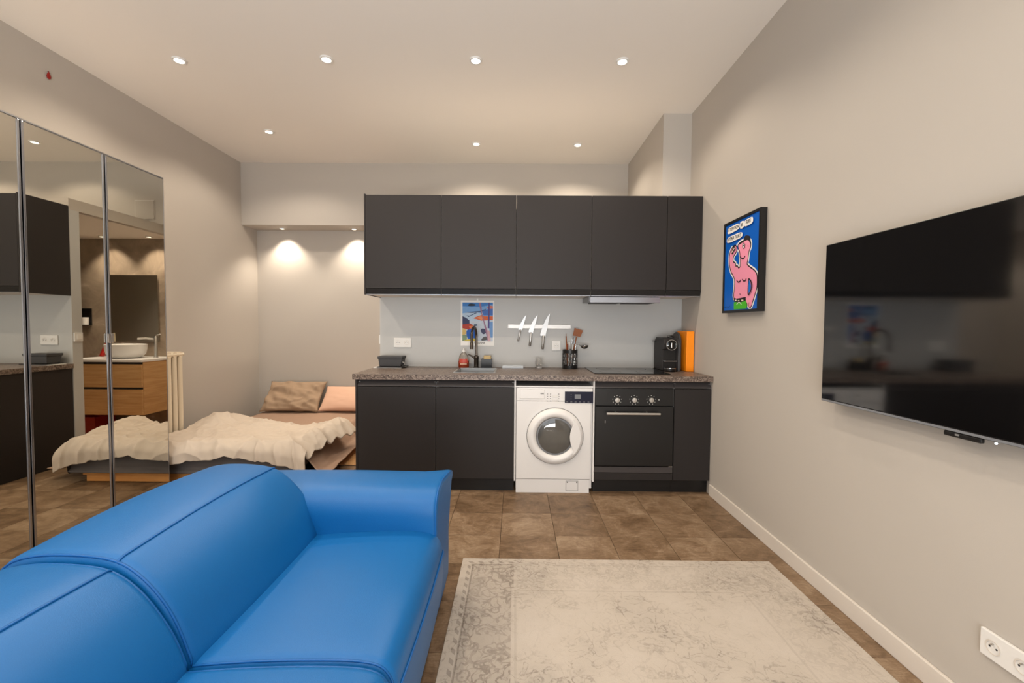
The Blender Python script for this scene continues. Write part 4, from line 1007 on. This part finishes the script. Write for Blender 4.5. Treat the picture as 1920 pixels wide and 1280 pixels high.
def arm(prof, name):
    mb, rg_ = sweep(prof, 'x', -1.22, -.312, .02, crown=.006)
    yo = 1 if name == 'a' else -1
    for v in mb.v:                                   # pulled-out upper corner at the front, like a pillow's ear
        k = max(0, (v.x + .42)/.11); k2 = max(0, (v.z - .47)/.12); k3 = max(0, 1 - abs(v.y - (2.04 if name == 'a' else Y0-.006-(2.04-Y1)))/.16)
        if k > 0 and k2 > 0 and k3 > 0: v.x += .03*min(1,k)*min(1,k2)*k3; v.z += .014*min(1,k)*min(1,k2)*k3; v.y += .012*yo*min(1,k)*min(1,k2)*k3
    s = mb.build('armrest', M['leather'], sf, smooth=70)
    n_r = len(rg_[0]); rg_ = [[mb.v[a*n_r+b] for b in range(n_r)] for a in range(len(rg_))]
    q = rg_[-4]; n = len(q)
    loop = [q[i] + Vector((.0, 0, 0)) for i in range(n)] + [q[0]]
    MB().tube(loop, .0036, 6).build('front_piping', M['piping'], s, smooth=80)
    top = max(range(n), key=lambda i: q[i].z + q[i].y*.15)
    return rg_
arm(armp, 'a')
mir_y = lambda y: Y0 - .006 - (y - Y1)
arm([(mir_y(a), b) for a, b in armp], 'b')

# ------------------------------------------------------------------ bed
bd = thing('bed', 'low bed of a dark mattress on pale wooden pallets in the alcove', 'bed', (-2.3, 4.3, 0))
bx0, bx1, by0, by1 = -2.885, -1.68, 3.37, 5.185
for k in range(3):
    box('pallet_runner', M['pallet'], bd, bx0+.1, bx1-.12, by0+.03+.8*k, by0+.12+.8*k, .005, .058, bev=.003)
for k in range(9):
    y = by0+.02+.2*k; box('pallet_slat', M['pallet'], bd, bx0+.08, bx1-.10, y, y+.11, .059, .080, bev=.002)
def rbox(x0, x1, y0, y1, z0, z1, r, e=5):
    mb, _ = sweep([(y0+r, z0), (y0, z0+r), (y0, z1-r), (y0+r, z1), ((y0+y1)/2, z1), (y1-r, z1), (y1, z1-r), (y1, z0+r), (y1-r, z0), ((y0+y1)/2, z0)], 'x', x0, x1, r, crown=0)
    return mb
rbox(bx0, bx1, by0, by1, .081, .255, .05).build('mattress', M['mattress'], bd, smooth=60)
# fitted brown sheet: lies on the mattress and slips down its right side
def sheet(u, v):
    x = bx0 + .01 + (bx1 - bx0 + .27)*u; y = 3.42 + (by1 - 3.44)*v
    over = x - (bx1 - .02)
    z = .262 + .006*noise.noise(Vector((x*6, y*5, 1))) + .010*max(0, noise.noise(Vector((x*2.2 + y*1.1, y*1.7, 5))))
    if over > 0:
        fr = 1 - .75*v
        z -= min(over*1.1, .165)*(.55 + .45*fr); x = bx1 - .02 + over*(.34 + .45*fr) + .02*noise.noise(Vector((y*9, u*8, 0)))*min(1, over*12)
    return Vector((x, y, z))
MB().grid(sheet, 60, 50).build('bed_sheet_tmp', M['sheet'], bd, smooth=180, solid=.004).name = 'fitted_sheet'
# duvet, rumpled over the foot of the bed
dv0, dv1 = -2.88, -1.42
def duvet(u, v):
    # v: 0 at the back fold, 1 at the hem hanging over the foot
    x = dv0 + (dv1 - .17*min(1, v/.7) - dv0)*u
    back = 4.12 - .10*u + .12*math.sin(u*7+1) - .25*max(0, (u-.75))
    L = v
    if L < .08:
        t = L/.08; y = back + .015*(1-t); z = .285 + .075*math.sin(t*PI/2)
    elif L < .70:
        t = (L-.08)/.62; y = back + (3.355 - back)*t; z = .36 - .015*t
    else:
        t = (L-.70)/.30; y = 3.355 - .055*math.sin(min(1, t*1.6)*PI/2); z = .345 - (.135 + .05*max(0, u-.6)/.4)*t**1.15
        z -= .02*math.sin(u*9)*t
    top = 1 if L < .7 else max(0, 1-(L-.7)/.3)
    p = Vector((x*2.4, y*3.0, 2.1))
    amp = .028 if L < .7 else .012
    z += amp*noise.noise(p)*1.3
    def ridge(q): return 1 - min(1, abs(noise.noise(q))*3.2)
    z += .016*ridge(Vector((x*3.2 + y*4.0, y*2.0 - x*.6, 7)))**2 + .009*ridge(Vector((x*7.5 - y*3, y*9, 11)))**2 + .005*noise.noise(Vector((x*22, y*22, 3)))
    if L > .7: y -= .018*ridge(Vector((x*6.5, 1.5 + z*2.0, 21)))**2*min(1, (L-.7)/.12) + .006*noise.noise(Vector((x*18, z*10, 8)))
    z += .07*math.exp(-((x+2.74)/.14)**2 - ((y-3.98)/.16)**2)          # bunched peak near the wall
    z += .045*math.exp(-((x+1.60)/.20)**2 - ((y-3.80)/.30)**2)
    dr = (u - .86)/.14                                               # right edge rolls over the mattress side
    if dr > 0:
        z -= .12*dr**1.6*(1 if L < .7 else .6); x -= .035*dr + .02*noise.noise(Vector((y*10, 4, 4)))
        z += .016*math.sin(y*42 + x*15)*dr
    z = max(z, .10 if L > .7 else .272 if dr < .35 else .12)
    if L > .7: y -= .012*math.sin(x*11 + 2*math.sin(x*5))*(L-.7)/.3
    return Vector((x, y, z))
dvt = MB().grid(duvet, 220, 120).build('duvet', M['duvet'], smooth=180, solid=.012)
tag(dvt, 'rumpled beige linen duvet thrown over the foot of the low bed', 'duvet')
def pillow(name, label, m, c, w, h, t, tilt, rz, wr, seed):
    c = Vector(c); R_ = Matrix.Rotation(rz, 3, 'Z') @ Matrix.Rotation(tilt, 3, 'X')
    def face(s):
        def f(u, v):
            a, b = u*2-1, v*2-1
            edge = (max(0, 1-a*a)**.42)*(max(0, 1-b*b)**.42)
            pin = 1 - .07*(1-abs(a)**2)*abs(b)**2*0 
            x = a*w/2*(1-.05*(1-b*b)*0 - .06*(1-abs(b)**3)*abs(a)**4); z = b*h/2*(1-.09*(1-abs(a)**3)*abs(b)**4)
            y = -s*t/2*edge
            n_ = wr*(noise.noise(Vector((x*5+seed, z*13+x*4, seed)))*.8 + .5*noise.noise(Vector((x*14+z*10, z*22, seed+3))))
            n_ += wr*.55*(1-min(1, abs(noise.noise(Vector((x*3.0+z*2+seed, z*8.5-x*3.5, seed+7))))*4))**2
            y += -s*n_*min(1, edge*1.5)
            return c + R_ @ Vector((x, y, z))
        return f
    mb = MB().grid(face(1), 44, 32); mb.grid(face(-1), 44, 32)
    tag(mb.build(name, m, smooth=180), label, 'pillow', 'bed pillows')
pillow('pillow', 'crumpled taupe pillow leaning on the alcove wall near the left corner', M['pillow_brown'], (-2.56, 4.985, .437), .66, .42, .13, math.radians(-42), .03, .034, 2)
pillow('pillow', 'smooth peach pillow partly hidden behind the kitchen end', M['pillow_pink'], (-1.91, 5.00, .41), .66, .36, .13, math.radians(-46), 0, .004, 9)

# ------------------------------------------------------------------ radiator
rd = thing('radiator', 'cream cast-iron column radiator between wardrobe and bed', 'radiator', (XL+.08, 3.55, .1))
rx0, rx1 = XL+.03, XL+.155
for k in range(9):
    y = 3.762 - .062*k
    s = MB()
    for xx in (rx0, (rx0+rx1)/2, rx1):
        s.tube([(xx, y, .16), (xx, y, .98)], .020, 10)
    for zz in (.14, 1.0):
        s.M = Matrix.Translation((0,0,0)); s.tube([(rx0-.012, y, zz), (rx1+.012, y, zz)], .026, 10); s.M = None
    s.build('section', M['rad'], rd, smooth=50)
MB().tube([(rx1, 3.30, .14), (rx1, 3.80, .14)], .016, 8).build('lower_pipe', M['rad'], rd, smooth=50)
MB().tube([(rx1, 3.30, 1.0), (rx1, 3.80, 1.0)], .016, 8).build('upper_pipe', M['rad'], rd, smooth=50)
for y in (3.36, 3.74): box('foot', M['rad'], rd, rx0, rx1, y-.012, y+.012, .001, .118)

# ------------------------------------------------------------------ bathroom seen in the wardrobe mirror
vx0, vx1, vy0, vy1 = -1.15, -.30, 4.68, YA-.004
vn = thing('vanity_unit', 'wall-hung oak vanity with two drawers, seen in the wardrobe mirror', 'vanity', (-.72, 4.9, .26))
box('body', M['oak'], vn, vx0+.017, vx1, vy0+.02, vy1, .262, .845)
box('side_panel', wood_mat('oak_side_veneer', rgb(176,132,84), rgb(205,164,112), 'y'), vn, vx0, vx0+.0165, vy0+.02, vy1, .262, .845)
box('drawer', M['oak'], vn, vx0+.002, vx1-.002, vy0, vy0+.0195, .265, .545, bev=.002)
box('drawer', M['oak'], vn, vx0+.002, vx1-.002, vy0, vy0+.0195, .568, .82, bev=.002)
box('grip_shade_strip', M['print_black'], vn, vx0+.002, vx1-.002, vy0+.012, vy0+.0195, .5465, .5665)  # black strips paint the shade in the gaps above the drawers
box('grip_shade_strip', M['print_black'], vn, vx0+.002, vx1-.002, vy0+.012, vy0+.0195, .8215, .8445)
box('vanity_top', M['lacquer'], vn, vx0-.006, vx1+.006, vy0-.006, vy1, .8455, .872, bev=.003)
bs = MB(); bs.M = Matrix.Translation((-.76, 4.93, .8725)) @ Matrix.Diagonal((1.15, .95, 1, 1))
bs.lathe([(.10,0), (.135,.012), (.165,.05), (.175,.10), (.178,.155), (.172,.158), (.166,.15), (.16,.10), (.148,.055), (.10,.03), (.0005,.025), (.0005,0)], (0,0,0), n=40); bs.M = None
tag(bs.build('washbasin', M['lacquer'], smooth=50), 'round white countertop washbasin on the oak vanity', 'basin')
bt = thing('basin_tap', 'tall steel basin tap on the vanity beside the washbasin', 'tap', (-1.02, 5.03, .8725))
MB().lathe([(.024,0), (.024,.006), (.017,.01), (.017,.24), (.012,.246)], (-1.02, 5.03, .8725), n=20).build('tap_body', M['steel'], bt, smooth=40)
MB().tube([(-1.005, 5.03, 1.085), (-.93, 5.0, 1.095), (-.86, 4.97, 1.092)], .011, 12).build('spout', M['steel'], bt, smooth=50)
MB().tube([(-1.02, 5.03, 1.12), (-1.03, 5.03, 1.135), (-1.07, 5.045, 1.145)], .006, 8).build('lever', M['steel'], bt, smooth=50)
def vm(px, py, y): 
    p = at(px, py, y=y); return Vector((2*MX - p.x, p.y, p.z))
a, b = vm(203, 515, YA-.02), vm(298, 641, YA-.02)
bm_ = thing('bathroom_mirror', 'frameless rectangular mirror above the washbasin', 'mirror', ((a.x+b.x)/2, YA-.02, b.z))
box('mirror_glass', M['mirror'], bm_, b.x, a.x, YA-.024, YA-.019, b.z, a.z)
box('backing', M['steel'], bm_, b.x+.01, a.x-.01, YA-.0185, YA-.003, b.z+.01, a.z-.01)
a, b = vm(152, 578, YA-.03), vm(169, 610, YA-.03)
ni = thing('wall_niche', 'small black open shelf box on the bathroom tiles', 'shelf', ((a.x+b.x)/2, YA-.05, b.z))
MB().box(b.x, a.x+.05, YA-.012, YA-.003, b.z, a.z).build('back_plate', M['black'], ni)
MB().box(b.x, a.x+.05, YA-.09, YA-.0125, b.z, b.z+.006).build('shelf_board', M['black'], ni)
MB().box(b.x, a.x+.05, YA-.09, YA-.0125, a.z-.006, a.z).build('top_board', M['black'], ni)
tag(MB().lathe([(.026,0), (.032,.002), (.034,.09), (.031,.09), (.029,.006), (.0005,.004)], (b.x+.036, YA-.052, b.z+.0065), n=20).build('tooth_mug', M['lacquer'], smooth=45), 'white mug standing in the black bathroom shelf', 'mug')
p = vm(178, 800, 4.95)
rb = thing('storage_crate', 'dark red crate on the floor under the oak vanity', 'crate', (p.x, 4.95, .004))
c = MB(); x0, x1, y0, y1 = p.x-.12, p.x+.14, 4.83, 5.08
c.box(x0, x1, y0, y0+.006, .0045, .20).box(x0, x1, y1-.006, y1, .0045, .20).box(x0, x0+.006, y0+.006, y1-.006, .0045, .20).box(x1-.006, x1, y0+.006, y1-.006, .0045, .20).box(x0+.006, x1-.006, y0+.006, y1-.006, .0045, .01)
c.build('crate_walls', M['red'], rb)
MB().box(x0-.004, x1+.004, y0-.004, y0, .18, .205).box(x0-.004, x1+.004, y1, y1+.004, .18, .205).build('crate_rim', M['red'], rb)
p = vm(192, 660, 5.08)
ob = thing('lotion_bottle', 'orange-red bottle with cream cap leaning on the bathroom wall beside the basin', 'bottle', (p.x, 5.08, .8725))
MB().tube([(p.x, 5.07, .8735), (p.x-.01, 5.10, .96), (p.x-.016, 5.12, 1.03)], [.024, .024, .016], 14).build('bottle_body', M['red'], ob, smooth=50)
MB().tube([(p.x-.0165, 5.121, 1.032), (p.x-.02, 5.128, 1.15)], [.014, .013], 12).build('cap', M['rad'], ob, smooth=50)
# access hatch on the upper wall, hidden from the front by the wall cabinets but seen in the mirror
a, b = vm(254, 376, YB), vm(290, 411, YB)
hc = thing('access_hatch', 'small flush painted access hatch high on the upper wall', 'hatch', ((a.x+b.x)/2, YB-.004, b.z))
box('hatch_frame', M['whitepaint'], hc, b.x-.006, a.x+.006, YB-.004, YB-.0005, b.z-.006, a.z+.006)
box('hatch_door', M['wall'], hc, b.x, a.x, YB-.008, YB-.0045, b.z, a.z, bev=.001)
# small red ornament on the left wall
p = at(91, 141, x=XL+.006)
ro2 = thing('wall_charm', 'tiny dark red teardrop charm high on the left wall', 'ornament', (XL+.006, p.y, p.z-.02))
mb = MB(); mb.M = Matrix.Translation((XL+.008, p.y, p.z)) @ Matrix.Diagonal((.5, 1, 1, 1))
mb.lathe([(.001,-.026), (.011,-.02), (.014,-.010), (.010,.006), (.004,.018), (.001,.024)], (0,0,0), n=14); mb.M = None
mb.build('drop', M['red'], ro2, smooth=60)
MB().tube([(XL+.0005, p.y, p.z+.026), (XL+.008, p.y, p.z+.026)], .002, 6).build('nail', M['black'], ro2)
